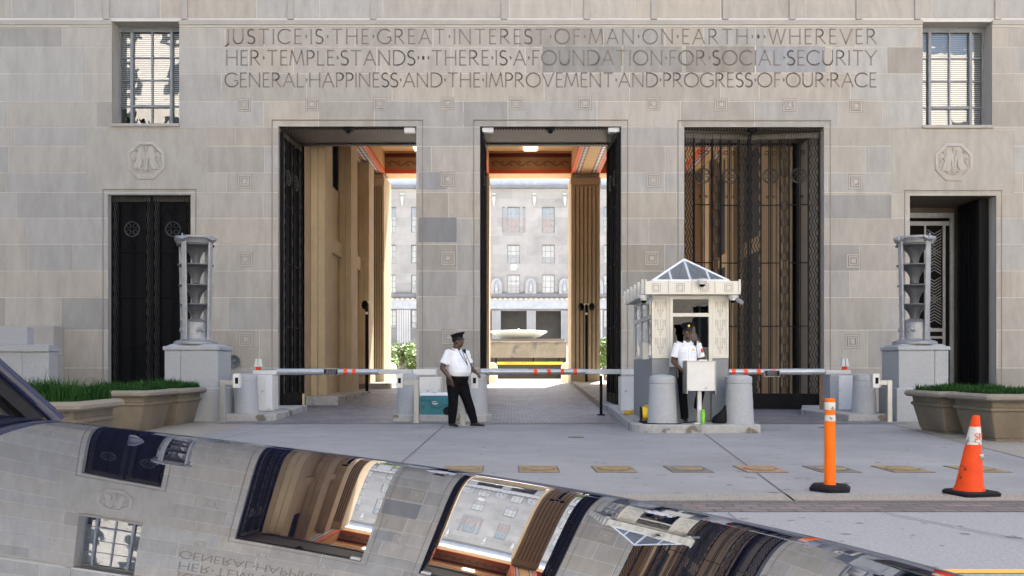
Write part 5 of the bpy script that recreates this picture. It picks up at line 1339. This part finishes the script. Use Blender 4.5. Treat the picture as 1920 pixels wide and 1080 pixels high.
# ---- planters and grass
def planter(lab, lab_g, cx, cy, w_, d_, rot, gh, gcol, seed):
    t = thing('stone_planter', lab, 'planter', (cx, cy, .004), rot, 'brown cast stone planters')
    def rr(hx, hy, z, cr):
        o = []
        for k in range(4):
            sx, sy = (1 if k in (0, 3) else -1), (1 if k in (0, 1) else -1)
            for q in range(5): a = R(90*k+22.5*q); o.append((sx*(hx-cr)+cr*math.cos(a), sy*(hy-cr)+cr*math.sin(a), z))
        return o
    hx, hy = w_/2, d_/2
    mb = MB(); mb.rings([rr(hx-.24, hy-.24, 0.0, .03), rr(hx-.24, hy-.24, .05, .03), rr(hx-.22, hy-.22, .055, .03), rr(hx-.13, hy-.13, .46, .03), rr(hx-.10, hy-.10, .48, .03), rr(hx-.10, hy-.10, .52, .03), rr(hx-.13, hy-.13, .54, .03), rr(hx-.12, hy-.12, .62, .03)])
    mb.build('body', M['planter'], t, smooth=30)
    mb = MB(); mb.rings([rr(hx-.12, hy-.12, .621, .05), rr(hx-.03, hy-.03, .63, .08), rr(hx, hy, .66, .09), rr(hx, hy, .70, .09), rr(hx-.03, hy-.03, .735, .09), rr(hx-.10, hy-.10, .745, .06), rr(hx-.13, hy-.13, .72, .05)]); mb.build('rim', M['planterrim'], t, smooth=40)
    mb = MB(); mb.rings([rr(hx-.13, hy-.13, .69, .05), rr(hx-.13, hy-.13, .715, .05)]); mb.build('soil', M['soil'], t)
    rnd = random.Random(seed); mb = MB()
    for k in range(5200):
        x = rnd.uniform(-1, 1)*(hx-.14); y = rnd.uniform(-1, 1)*(hy-.14)
        a = rnd.uniform(0, 6.28); l = gh*rnd.uniform(.4, 1.15)*(.85+.3*math.sin(x*7+seed)*math.sin(y*6+2*seed)+(.35 if rnd.random() < .03 else 0))*(1-.25*max(abs(x)/hx, abs(y)/hy)**3); wd = rnd.uniform(.004, .008); ln = rnd.uniform(.1, .75)*l
        dx, dy = math.cos(a), math.sin(a); px_, py_ = -dy*wd, dx*wd
        p0 = Vector((x, y, .71)); p1 = p0+Vector((dx*ln*.3, dy*ln*.3, l*.6)); p2 = p0+Vector((dx*ln, dy*ln, l*.95 if rnd.random() > .3 else l*.7)); o = Vector((px_, py_, 0))
        mb.quad(p0-o, p0+o, p1+o*.8, p1-o*.8); mb.tri(p1-o*.8, p1+o*.8, p2)
    g = mb.build('grass_clump', M['grass'], origin=(0, 0, .71)); g.location = (cx, cy, .714); g.rotation_euler = (0, 0, rot)
    tag(g, lab_g, 'grass', 'grass growing in the planters', 'stuff')
planter('brown stone planter nearest the car windscreen', 'tall dark grass in the planter nearest the car windscreen', -5.82, 11.75, 1.35, 1.6, R(4), .31, 0, 1)
planter('brown stone planter in the middle of the left row', 'short dark grass in the middle planter of the left row', -7.12, 17.35, 1.3, 1.65, R(1), .19, 0, 2)
planter('brown stone planter touching the left pedestal', 'short dark grass in the planter touching the left pedestal', -7.10, 19.06, 1.3, 1.6, R(1), .22, 0, 3)
planter('brown stone planter closest to the traffic cone at the right edge', 'grass in the planter closest to the traffic cone', 7.98, 15.05, 1.35, 1.5, R(-1), .17, 0, 4)
planter('brown stone planter touching the right pedestal', 'grass in the planter touching the right pedestal', 7.95, 16.65, 1.35, 1.5, R(-1), .17, 0, 5)
# ================================================================ people
def remesh(o, vs=.007, sm=4):
    r = o.modifiers.new('remesh', 'REMESH'); r.mode = 'VOXEL'; r.voxel_size = vs; r.use_smooth_shade = True
    s = o.modifiers.new('smooth', 'SMOOTH'); s.iterations = sm; s.factor = .5
def ering(cx, cy, z, rx, ry, n=20, e=2.4):
    o = []
    for k in range(n):
        a = 2*math.pi*k/n; c, s = math.cos(a), math.sin(a)
        o.append((cx+rx*math.copysign(abs(c)**(2/e), c), cy+ry*math.copysign(abs(s)**(2/e), s), z))
    return o
def hand(mb, wrist, d, palm_n, side, curl=.6, s=1.0):
    d = Vector(d).normalized(); n = Vector(palm_n).normalized(); n = (n-d*n.dot(d)).normalized(); b = d.cross(n)*side
    w_ = Vector(wrist)
    for q in (-.027, -.009, .009, .027):                    # palm: four metacarpals side by side
        mb.tube([w_+b*q*.6*s, w_+d*.045*s+b*q*s, w_+d*.088*s+b*q*1.05*s], [.016*s, .017*s, .013*s], 8)
    for q, l in ((-.030, .066), (-.010, .082), (.010, .088), (.030, .078)):
        p0 = w_+d*.085*s+b*q*1.08*s; a1 = d*math.cos(curl*.6)+n*math.sin(curl*.6); a2 = d*math.cos(curl*1.4)+n*math.sin(curl*1.4); a3 = d*math.cos(curl*2.1)+n*math.sin(curl*2.1)
        p1 = p0+a1*l*.45*s; p2 = p1+a2*l*.32*s; p3 = p2+a3*l*.25*s
        mb.tube([p0, p1, p2, p3], [.0105*s, .0098*s, .009*s, .007*s], 8)
    p0 = w_+d*.03*s+b*.03*s; p1 = p0+(d*.5+b*.75+n*.3)*.04*s; p2 = p1+(d*.85+b*.2+n*.45)*.032*s; p3 = p2+(d*.9+n*.5)*.022*s
    mb.tube([p0-b*.01*s, p1, p2, p3], [.015*s, .0125*s, .011*s, .008*s], 8)
def guard(label, loc, rot, J, torso, head_yaw, hc, heavy):
    t = thing('person', label, 'person', loc, rot, 'uniformed guards at the gate', local=True)
    # --- continuous body
    mb = MB()
    hr = Matrix.Rotation(head_yaw, 3, 'Z'); H = Vector(hc)
    def hp(x, y, z): return H+hr @ Vector((x, y, z))
    def hell(c, r, seg=14): mb.ell(hp(*c), r, seg, rot=hr)
    hell((0, .005, .02), (.076, .096, .10), 16); hell((0, -.025, -.045), (.062, .075, .072), 14); hell((0, -.05, -.085), (.036, .04, .028), 10)
    hell((0, -.102, -.02), (.016, .022, .022), 8); hell((0, -.098, .01), (.010, .014, .03), 8)
    hell((0, -.088, .036), (.056, .018, .012), 10); hell((0, -.092, -.062), (.028, .014, .009), 8); hell((0, -.088, -.077), (.024, .014, .009), 8)
    for s in (-1, 1):
        hell((s*.04, -.078, -.015), (.022, .02, .022), 8); hell((s*.079, .012, .0), (.010, .022, .034), 8)
    nk = .058 if not heavy else .072
    mb.tube([(H.x*.5, .015, 1.40), (H.x*.8, .012, 1.50), hp(0, .02, -.05)], [nk+.02, nk, nk-.004], 14)
    mb.rings([ering(0, c, z, rx*.9, ry*.9) for z, rx, ry, c in torso])
    for s, k in ((-1, 'R'), (1, 'L')):
        sh, el, wr = [Vector(p) for p in J['arm'+k]]; g = 1.18 if heavy else 1.0
        mb.tube([sh, sh.lerp(el, .35), el.lerp(sh, .1), el, el.lerp(wr, .3), wr.lerp(el, .15), wr], [.055*g, .052*g, .043*g, .041*g, .042*g, .03*g, .027*g], 12)
        hd, pn, cu = J['hand'+k]; hand(mb, wr, hd, pn, s, cu)
        hip, kn, an = [Vector(p) for p in J['leg'+k]]
        mb.tube([hip, hip.lerp(kn, .4), kn, kn.lerp(an, .35), an], [.09, .08, .055, .055, .038], 12)
    o = mb.build('body', M['skin'], t); remesh(o, .0058, 2)
    mb = MB()
    for s in (-1, 1): mb.ell(hp(s*.031, -.083, .014), (.012, .009, .008), 8, rot=hr)
    mb.build('eye', M['eyew'], t, smooth=True)
    mb = MB()
    for s in (-1, 1): mb.ell(hp(s*.031, -.090, .014), (.0055, .004, .0055), 8, rot=hr)
    mb.build('pupil', M['black'], t, smooth=True)
    mb = MB(); mb.ell(hp(0, -.103, -.066), (.022, .006, .006), 8, rot=hr); mb.build('lips', M['lip'], t, smooth=True)
    mb = MB(); mb.ell(hp(0, .02, .035), (.079, .094, .075), 14, rot=hr); mb.build('hair', M['black'], t, smooth=True)
    # --- peaked cap
    tilt = hr @ Matrix.Rotation(R(-6), 3, 'X')
    def cap_ring(rx, ry, z, cy=0, zb=0, n=28): return [H+tilt @ Vector((rx*math.cos(2*math.pi*k/n), cy+ry*math.sin(2*math.pi*k/n), z-zb*math.sin(2*math.pi*k/n))) for k in range(n)]
    mb = MB(); mb.rings([cap_ring(.083, .103, .055), cap_ring(.086, .107, .06), cap_ring(.087, .108, .10), cap_ring(.118, .135, .135, -.005, .012), cap_ring(.128, .145, .15, -.01, .02), cap_ring(.122, .138, .162, -.01, .022), cap_ring(.07, .08, .172, -.01, .012), cap_ring(.01, .01, .174, -.01, .0)])
    cp_ = mb.build('peaked_cap', M['capm'], t, smooth=50)
    mb = MB(); rows_ = []
    for rr_, zz in ((1.0, .062), (1.25, .052), (1.52, .034)):
        rows_.append([H+tilt @ Vector((.084*math.sin(R(a))*(1+(rr_-1)*.45), -.102*math.cos(R(a))*rr_ if abs(a) < 90 else 0, zz-.012*(abs(a)/75)**2)) for a in range(-75, 76, 15)])
    for a, b in zip(rows_, rows_[1:]):
        for k in range(len(a)-1): mb.quad(a[k], a[k+1], b[k+1], b[k]); dn = Vector((0, 0, -.005)); mb.quad(b[k]+dn, b[k+1]+dn, a[k+1]+dn, a[k]+dn); 
    for k in range(len(b)-1): mb.quad(b[k], b[k+1], b[k+1]+dn, b[k]+dn)
    mb.build('cap_visor', M['shoe'], cp_, smooth=True)
    mb = MB(); mb.ell(H+tilt @ Vector((0, -.122, .118)), (.024, .012, .028), 10, rot=tilt); mb.build('cap_badge', M['gold'], cp_, smooth=True)
    mb = MB(); mb.rings([cap_ring(.0885, .1095, .064), cap_ring(.0885, .1095, .074)], cap=False); mb.build('cap_strap', M['shoe'], cp_, smooth=True)
    # --- shirt
    mb = MB(); mb.rings([ering(0, c, z, rx, ry, 28) for z, rx, ry, c in torso])
    for k in 'RL':
        sh, el, wr = [Vector(p) for p in J['arm'+k]]; g = 1.18 if heavy else 1.0
        q = sh.lerp(el, .72); inn = Vector((sh.x*.55, sh.y, sh.z+.01))
        mb.tube([inn, sh+Vector((0, 0, .012)), sh.lerp(el, .4), q], [.06, .072*g, .07*g, .073*g], 14)
    so_ = mb.build('shirt', M['shirt'], t); remesh(so_, .008, 3)
    mb = MB(); zc = torso[-1][0]
    for s in (-1, 1):
        mb.tri((s*.01, -.105, zc-.055), (s*.095, -.085, zc-.035), (s*.06, -.04, zc+.035)) if s > 0 else mb.tri((s*.06, -.04, zc+.035), (s*.095, -.085, zc-.035), (s*.01, -.105, zc-.055))
    mb.tube([(nk*1.15*math.cos(a)+H.x*.6, .012+nk*1.15*math.sin(a), zc+.02+.012*math.sin(a)) for a in [R(-60+30*k) for k in range(11)]], .012, 6); mb.build('collar', M['shirt'], so_)
    tz = {z: (rx, ry, c) for z, rx, ry, c in torso}
    def front(x, z, off=.004):
        zs_ = sorted(tz); lo = max([q for q in zs_ if q <= z] or [zs_[0]]); hi = min([q for q in zs_ if q >= z] or [zs_[-1]]); f = 0 if hi == lo else (z-lo)/(hi-lo)
        rx, ry, c = [tz[lo][i]*(1-f)+tz[hi][i]*f for i in range(3)]
        return Vector((x, c-ry*max(0, 1-(abs(x)/rx)**2.4)**(1/2.4)-off, z))
    mb = MB()
    def fl(pts, r=.003): mb.tube([front(*p) for p in pts], r, 5)
    fl([(0, z) for z in (1.02, 1.1, 1.2, 1.3, 1.38)], .0028)
    for s in (-1, 1):
        x0, x1 = s*.045, s*.145; fl([(x0, 1.315), (x0, 1.19), ((x0+x1)/2, 1.18), (x1, 1.19), (x1, 1.315), (x0, 1.315)]); fl([(x0, 1.285), ((x0+x1)/2, 1.268), (x1, 1.285)])
    mb.build('shirt_seam', M['shirtd'], so_)
    mb = MB(); p = front(.09, 1.335, .006); mb.ell(p, (.02, .008, .026), 10); mb.build('chest_badge', M['gold'], so_, smooth=True)
    mb = MB()
    for s in (-1, 1):
        mb.cut(); sh = Vector(J['arm'+('L' if s > 0 else 'R')][0]); mb.tube([(s*.08, .0, torso[-2][0]+.025), (sh.x, sh.y, sh.z+.085)], .018, 6, flat=.5)
    mb.builds('epaulette', M['shirt'], so_)
    sh, el, wr = [Vector(p) for p in J['armL']]; pt = sh.lerp(el, .32)
    mb = MB(); dd = Vector((.6, -.8, .1)).normalized(); rt = dd.to_track_quat('Z', 'Y').to_matrix()
    mb.ell(pt+dd*(.078 if heavy else .07), (.034, .04, .006), 14, rot=rt); mb.build('shoulder_patch', M['trous'], so_, smooth=True)
    mb = MB(); mb.ell(pt+dd*(.081 if heavy else .073), (.022, .026, .006), 12, rot=rt); mb.build('patch_emblem', M['stripe'], so_, smooth=True)
    # radio microphone and its coiled lead
    mb = MB(); q = Vector((.13, -.075, torso[-2][0]+.02)); mb.box(q.x-.025, q.x+.025, q.y-.02, q.y+.02, q.z-.03, q.z+.05); mb.build('radio_microphone', M['rubber'], t, bevel=.006)
    mb = MB(); mb.tube([q, front(.16, 1.3), front(.165, 1.15, .01), front(.16, 1.03, .012)], .006, 6); mb.build('radio_lead', M['rubber'], t, smooth=True)
    if heavy:
        mb = MB(); mb.tube([(-.05, -.085, 1.50), front(-.035, 1.4, .008), front(0, 1.28, .01), front(.03, 1.2, .012)], .0055, 6); mb.tube([(.055, -.08, 1.50), front(.045, 1.4, .008), front(.035, 1.28, .01), front(.03, 1.2, .012)], .0055, 6); mb.build('lanyard', M['capm'], t)
        p = front(.03, 1.16, .012); mb = MB(); mb.box(p.x-.028, p.x+.028, p.y-.004, p.y+.004, p.z-.045, p.z+.04); mb.build('id_card', M['lid'], t)
    # --- trousers, belt, shoes
    mb = MB(); z0, rx0, ry0, c0 = torso[0]
    mb.rings([ering(0, c0*.3, .84, rx0*.88, ry0*.86, 24), ering(0, c0*.5, .92, rx0*.97, ry0*.95, 24), ering(0, c0*.8, z0+.015, rx0*.98, ry0*.98, 24)])
    gl = 1.26 if heavy else 1.0
    for k in 'RL':
        hip, kn, an = [Vector(p) for p in J['leg'+k]]
        mb.tube([hip+Vector((0, 0, .03)), hip.lerp(kn, .3), hip.lerp(kn, .75), kn, kn.lerp(an, .4), an.lerp(kn, .1), an+Vector((0, 0, -.03))], [.105*gl, .102*gl, .082*gl, .077*gl, .076*gl, .073, .07], 14)
    tr = mb.build('trousers', M['trous'], t); remesh(tr, .008, 3)
    mb = MB(); mb.rings([ering(0, c0*.8, z0-.015, rx0*1.005, ry0*1.005, 28), ering(0, c0*.8, z0+.022, rx0*1.01, ry0*1.01, 28)], cap=False); mb.build('belt', M['shoe'], t, smooth=True)
    mb = MB(); mb.box(-rx0-.045, -rx0+.0, -.07, .04, z0-.17, z0+.02); mb.box(rx0-.0, rx0+.04, -.05, .03, z0-.1, z0+.03); mb.build('holster', M['shoe'], t, bevel=.01)
    for k in 'RL':
        an = Vector(J['leg'+k][2]); f = Vector(J['foot'+k]).normalized(); b = Vector((-f.y, f.x, 0)); mb = MB(); zb = an.z-.085
        rr_ = []
        for d_, w2, h in ((-.075, .028, .05), (-.06, .036, .085), (0, .04, .10), (.06, .044, .075), (.13, .046, .055), (.18, .04, .045), (.205, .022, .03)):
            c = Vector((an.x, an.y, zb))+f*d_; fz = f.z*d_
            rr_.append([c+b*w2*math.cos(a)+Vector((0, 0, h*(.5+.5*math.sin(a)))) for a in [2*math.pi*q/14 for q in range(14)]])
        mb.rings(rr_); mb.build('shoe', M['shoe'], t, smooth=40)
    return t
guard('heavier guard in white shirt and black cap, standing beside the teal cooler', (PX(857, 18.15), 18.15, .005), R(50),
      {'armR': [(-.245, .0, 1.42), (-.345, .07, 1.15), (-.26, -.08, .93)], 'armL': [(.245, -.01, 1.42), (.315, -.06, 1.16), (.24, -.27, 1.06)],
       'handR': ((.15, -.2, -1), (.9, 0, .2), .35), 'handL': ((-.05, -.75, -.45), (0, .4, -1), .55),
       'legR': [(-.105, .0, .88), (-.12, -.01, .48), (-.115, .03, .10)], 'legL': [(.105, .0, .88), (.16, -.14, .48), (.225, -.25, .10)],
       'footR': (-.25, -1, 0), 'footL': (.45, -1, 0)},
      [(.985, .225, .185, -.04), (1.06, .238, .21, -.055), (1.16, .24, .212, -.052), (1.28, .235, .18, -.022), (1.37, .228, .145, .0), (1.44, .178, .108, .005), (1.49, .09, .075, .01)], R(40), (.0, -.02, 1.655), True)
guard('slimmer guard in white shirt and peaked cap standing behind the metal checkpoint stand', (PX(1289, 17.08), 17.08, .152), R(-2),
      {'armR': [(-.195, .0, 1.40), (-.262, .02, 1.12), (-.12, -.16, .95)], 'armL': [(.195, .0, 1.40), (.275, .04, 1.12), (.17, -.17, 1.11)],
       'handR': ((.35, -.35, -.7), (.8, .2, 0), .5), 'handL': ((-.45, -.8, -.12), (0, 0, -1), .3),
       'legR': [(-.09, .0, .88), (-.085, -.02, .48), (-.05, .0, .10)], 'legL': [(.09, .0, .88), (.20, -.24, .56), (.20, .10, .30)],
       'footR': (-.05, -1, 0), 'footL': (.1, -.9, -.2)},
      [(.975, .165, .118, -.004), (1.06, .168, .122, -.006), (1.16, .175, .126, -.006), (1.28, .188, .128, -.004), (1.36, .185, .115, .0), (1.42, .15, .09, .005), (1.465, .08, .07, .01)], R(3), (.0, -.015, 1.635), False)
# ================================================================ the car whose polished hood fills the foreground
def paint():
    m = bpy.data.materials.new('polished dark blue paint'); m.use_nodes = True
    N = m.node_tree.nodes; L = m.node_tree.links; b = N['Principled BSDF']; out = N['Material Output']
    b.inputs['Base Color'].default_value = (.008, .01, .03, 1); b.inputs['Roughness'].default_value = .6; b.inputs['Specular IOR Level'].default_value = 0
    gl = N.new('ShaderNodeBsdfGlossy'); gl.inputs['Roughness'].default_value = .012; gl.inputs['Color'].default_value = (.93, .96, 1, 1)
    fr = N.new('ShaderNodeFresnel'); fr.inputs['IOR'].default_value = 40.0
    mi = N.new('ShaderNodeMixShader'); L.new(fr.outputs[0], mi.inputs[0]); L.new(b.outputs[0], mi.inputs[1]); L.new(gl.outputs[0], mi.inputs[2]); L.new(mi.outputs[0], out.inputs[0])
    return m
M['paint'] = paint()
HC = {(0,0):1.0052727522203593,(1,0):-.14394106082350946,(2,0):-.07786337813143115,(3,0):-.051455338419811036,(0,1):-.03145596414397853,(1,1):-.0038352908210825443,(2,1):.05793265988646636,(3,1):.03943108355670685,(0,2):-.08033147873140932,(1,2):-.11803087829925206,(2,2):-.1658555217562643,(0,3):-.13297447458763245,(1,3):-.11984805842140944,(0,4):-.13278377284067025}
def hz(x, y): y -= 1.1; return sum(c*x**i*y**j for (i, j), c in HC.items())
car = thing('parked_car', 'dark blue car in the foreground, its polished hood mirroring the building', 'car', (-1.2, .88, 0))
XF, XB = .93, -.72
def rearx(y): return XB-.16+.16*min(1, max(0, 1-((y-.9)/.95)**2))-.02
ys_ = [.2+(1.66-.2)*k/150 for k in range(151)]
mb = MB(); NX = 150; rr_ = []
for i in range(NX+1):
    row = []
    zs_ = None
    for k, y in enumerate(ys_):
        xb = rearx(y); x = xb+(XF-xb)*i/NX; row.append((x, y, hz(x, y)))
    rr_.append(row)
n0 = len(ys_)
for r in rr_: mb.v += r
for i in range(NX):
    for k in range(n0-1): mb.face((i*n0+k, (i+1)*n0+k, (i+1)*n0+k+1, i*n0+k+1))
mb.build('hood', M['paint'], car, smooth=True)
mb = MB()
for s, ye, yo in ((-1, .2, .05), (1, 1.66, 1.80)):
    prof = []
    for i in range(NX+1):
        xb = rearx(ye); x = xb+(XF-xb)*i/NX; z = hz(x, ye)
        prof.append([(x, ye, z), (x, ye+(yo-ye)*.5, z-.03), (x, ye+(yo-ye)*.9, z-.11), (x, yo, min(z-.16, .62)), (x, yo, .45), (x, ye+(yo-ye)*.8, .26)])
    k6 = 6; n = len(mb.v)
    for r in prof: mb.v += r
    for i in range(NX):
        for k in range(k6-1):
            q = (n+i*k6+k, n+(i+1)*k6+k, n+(i+1)*k6+k+1, n+i*k6+k+1); mb.face(q if s > 0 else q[::-1])
mb.build('fender', M['paint'], car, smooth=40)
mb = MB(); fr_ = [(XF, y, hz(XF, y)) for y in ys_[::6]]
for a, b in zip(fr_, fr_[1:]):
    mb.quad(a, b, (XF+.12, b[1], min(b[2]-.05, .62)), (XF+.12, a[1], min(a[2]-.05, .62))); mb.quad((XF+.12, a[1], min(a[2]-.05, .62)), (XF+.12, b[1], min(b[2]-.05, .62)), (XF+.1, b[1], .25), (XF+.1, a[1], .25))
mb.build('front_bumper', M['paint'], car, smooth=40)
for y in (.3, 1.5):
    mb = MB(); mb.ell((XF+.07, y, .58), (.08, .14, .07), 12); mb.build('headlight', M['glass'], car, smooth=True)
# cowl, body sides, cabin
mb = MB(); mb.box(XB-.42, XB-.0, .22, 1.58, .9, 1.0); mb.build('cowl', M['rubber'], car)
mb = MB(); xr = -4.1
mb.prism([(xr, .12), (XB-.03, .06), (XB-.03, .16), (xr+.1, .22)], .3, 1.0); mb.prism([(xr+.1, 1.56), (XB-.03, 1.60), (XB-.03, 1.78), (xr, 1.72)], .3, 1.02); mb.box(xr-.1, xr+.1, .2, 1.6, .35, 1.02); mb.box(-3.9, XB-.1, .2, 1.6, .22, .34)
mb.build('body_shell', M['paint'], car, bevel=.03)
pf0, pf1 = Vector((-.775, 1.60, 1.058)), Vector((-1.30, 1.40, 1.625)); pn0, pn1 = Vector((-.88, .16, 1.0)), Vector((-1.33, .36, 1.625))
mb = MB(); rr0 = [(-3.2, 1.40, 1.62), (-3.85, 1.52, 1.02)]; rn0 = [(-3.2, .36, 1.62), (-3.85, .24, 1.02)]
for p, q in ((pf0, pf1), (pn0, pn1)):
    mb.tube([p, q], .012, 10)
mb.tube([pf1, rr0[0], rr0[1]], .03, 10); mb.tube([pn1, rn0[0], rn0[1]], .03, 10); mb.tube([(-2.1, 1.40, 1.62), (-2.15, 1.6, 1.0)], .035, 8); mb.tube([(-2.1, .36, 1.62), (-2.15, .16, 1.0)], .035, 8)
mb.build('pillar', M['trim'], car, smooth=40)
mb = MB(); o_ = Vector((-.034, -.012, -.004)); mb.tube([pf0+o_, pf1+o_], .023, 8); mb.cut(); mb.tube([pn0-o_*Vector((1, 1, 1))*.0+Vector((-.04, .03, 0)), pn1+Vector((-.04, .03, 0))], .02, 8); mb.builds('pillar_trim', M['rubber'], car, smooth=40)
mb = MB(); mb.quad(pn0+Vector((-.02, .02, 0)), pf0+Vector((-.03, -.03, 0)), pf1+Vector((-.02, -.02, 0)), pn1+Vector((-.02, .02, 0))); mb.build('windscreen', M['dglass'], car)
mb = MB()
for a, b in (((pf1, rr0[0]), (Vector((-.9, 1.62, 1.03)), rr0[1])), ((pn1, rn0[0]), (Vector((-.95, .14, 1.0)), rn0[1]))): mb.quad(b[0], b[1], a[1], a[0])
mb.quad(rr0[0], rr0[1], rn0[1], rn0[0]); mb.build('side_window', M['dglass'], car)
mb = MB(); mb.rings([[(x, y, z+.05*(1-((y-.88)/.55)**2)) for y, z in ((.34, 1.6), (.6, 1.62), (.88, 1.62), (1.16, 1.62), (1.42, 1.6))]+[(x, y, 1.59) for y in (1.42, 1.16, .88, .6, .34)] for x in (-1.27, -2.2, -3.22)]); mb.build('roof', M['paint'], car, smooth=40)
mb = MB(); mb.box(-1.25, -.9, .25, 1.52, .92, 1.03, top=(-1.35, -1.0, .25, 1.52)); mb.build('dashboard', M['gmetal'], car, bevel=.02)
for y in (.65, 1.15):
    mb = MB(); mb.box(-2.3, -1.8, y-.22, y+.22, .45, .6); mb.box(-2.42, -2.25, y-.22, y+.22, .6, 1.25); mb.build('seat', M['rubber'], car, bevel=.05)
mb = MB(); mb.tube([(-.80, .5, 1.045), (-.84, .9, 1.055), (-.86, 1.35, 1.06)], .008, 6); mb.build('wiper', M['black'], car)
for x in (.28, -3.15):
    for y0_, y1_ in ((.06, .26), (1.58, 1.78)):
        mb = MB()
        def yd(prof, mb=mb): mb.rings([[(x+r*math.cos(2*math.pi*q/28), d, .33+r*math.sin(2*math.pi*q/28)) for q in range(28)] for r, d in prof])
        yd([(.2, y0_), (.31, y0_), (.33, y0_+.03), (.33, y1_-.03), (.31, y1_), (.2, y1_)]); wh = mb.build('wheel', M['rubber'], car, smooth=40)
        mb = MB(); mb.rings([[(x+r*math.cos(2*math.pi*q/20), d, .33+r*math.sin(2*math.pi*q/20)) for q in range(20)] for r, d in ((.03, y0_-.004), (.21, y0_-.004), (.21, y1_+.004), (.03, y1_+.004))]); mb.build('rim', M['alu'], wh, smooth=40)
# washer nozzle on the hood
wx, wy = PX(250, 1.30), 1.30
while CZ+(690-826)/FPX*wy < hz(PX(250, wy), wy) and wy > .5: wy -= .01
wx = PX(254, wy); wz = hz(wx, wy)
mb = MB(); mb.rings([[(wx+dx, wy+w2*math.cos(a), wz-.002+h*max(0, math.sin(a))) for a in [2*math.pi*q/14 for q in range(14)]] for dx, w2, h in ((-.009, .003, .004), (-.007, .006, .010), (0, .006, .009), (.007, .003, .005), (.011, .001, .002))])
mb.build('washer_nozzle', M['trim'], car, smooth=50)
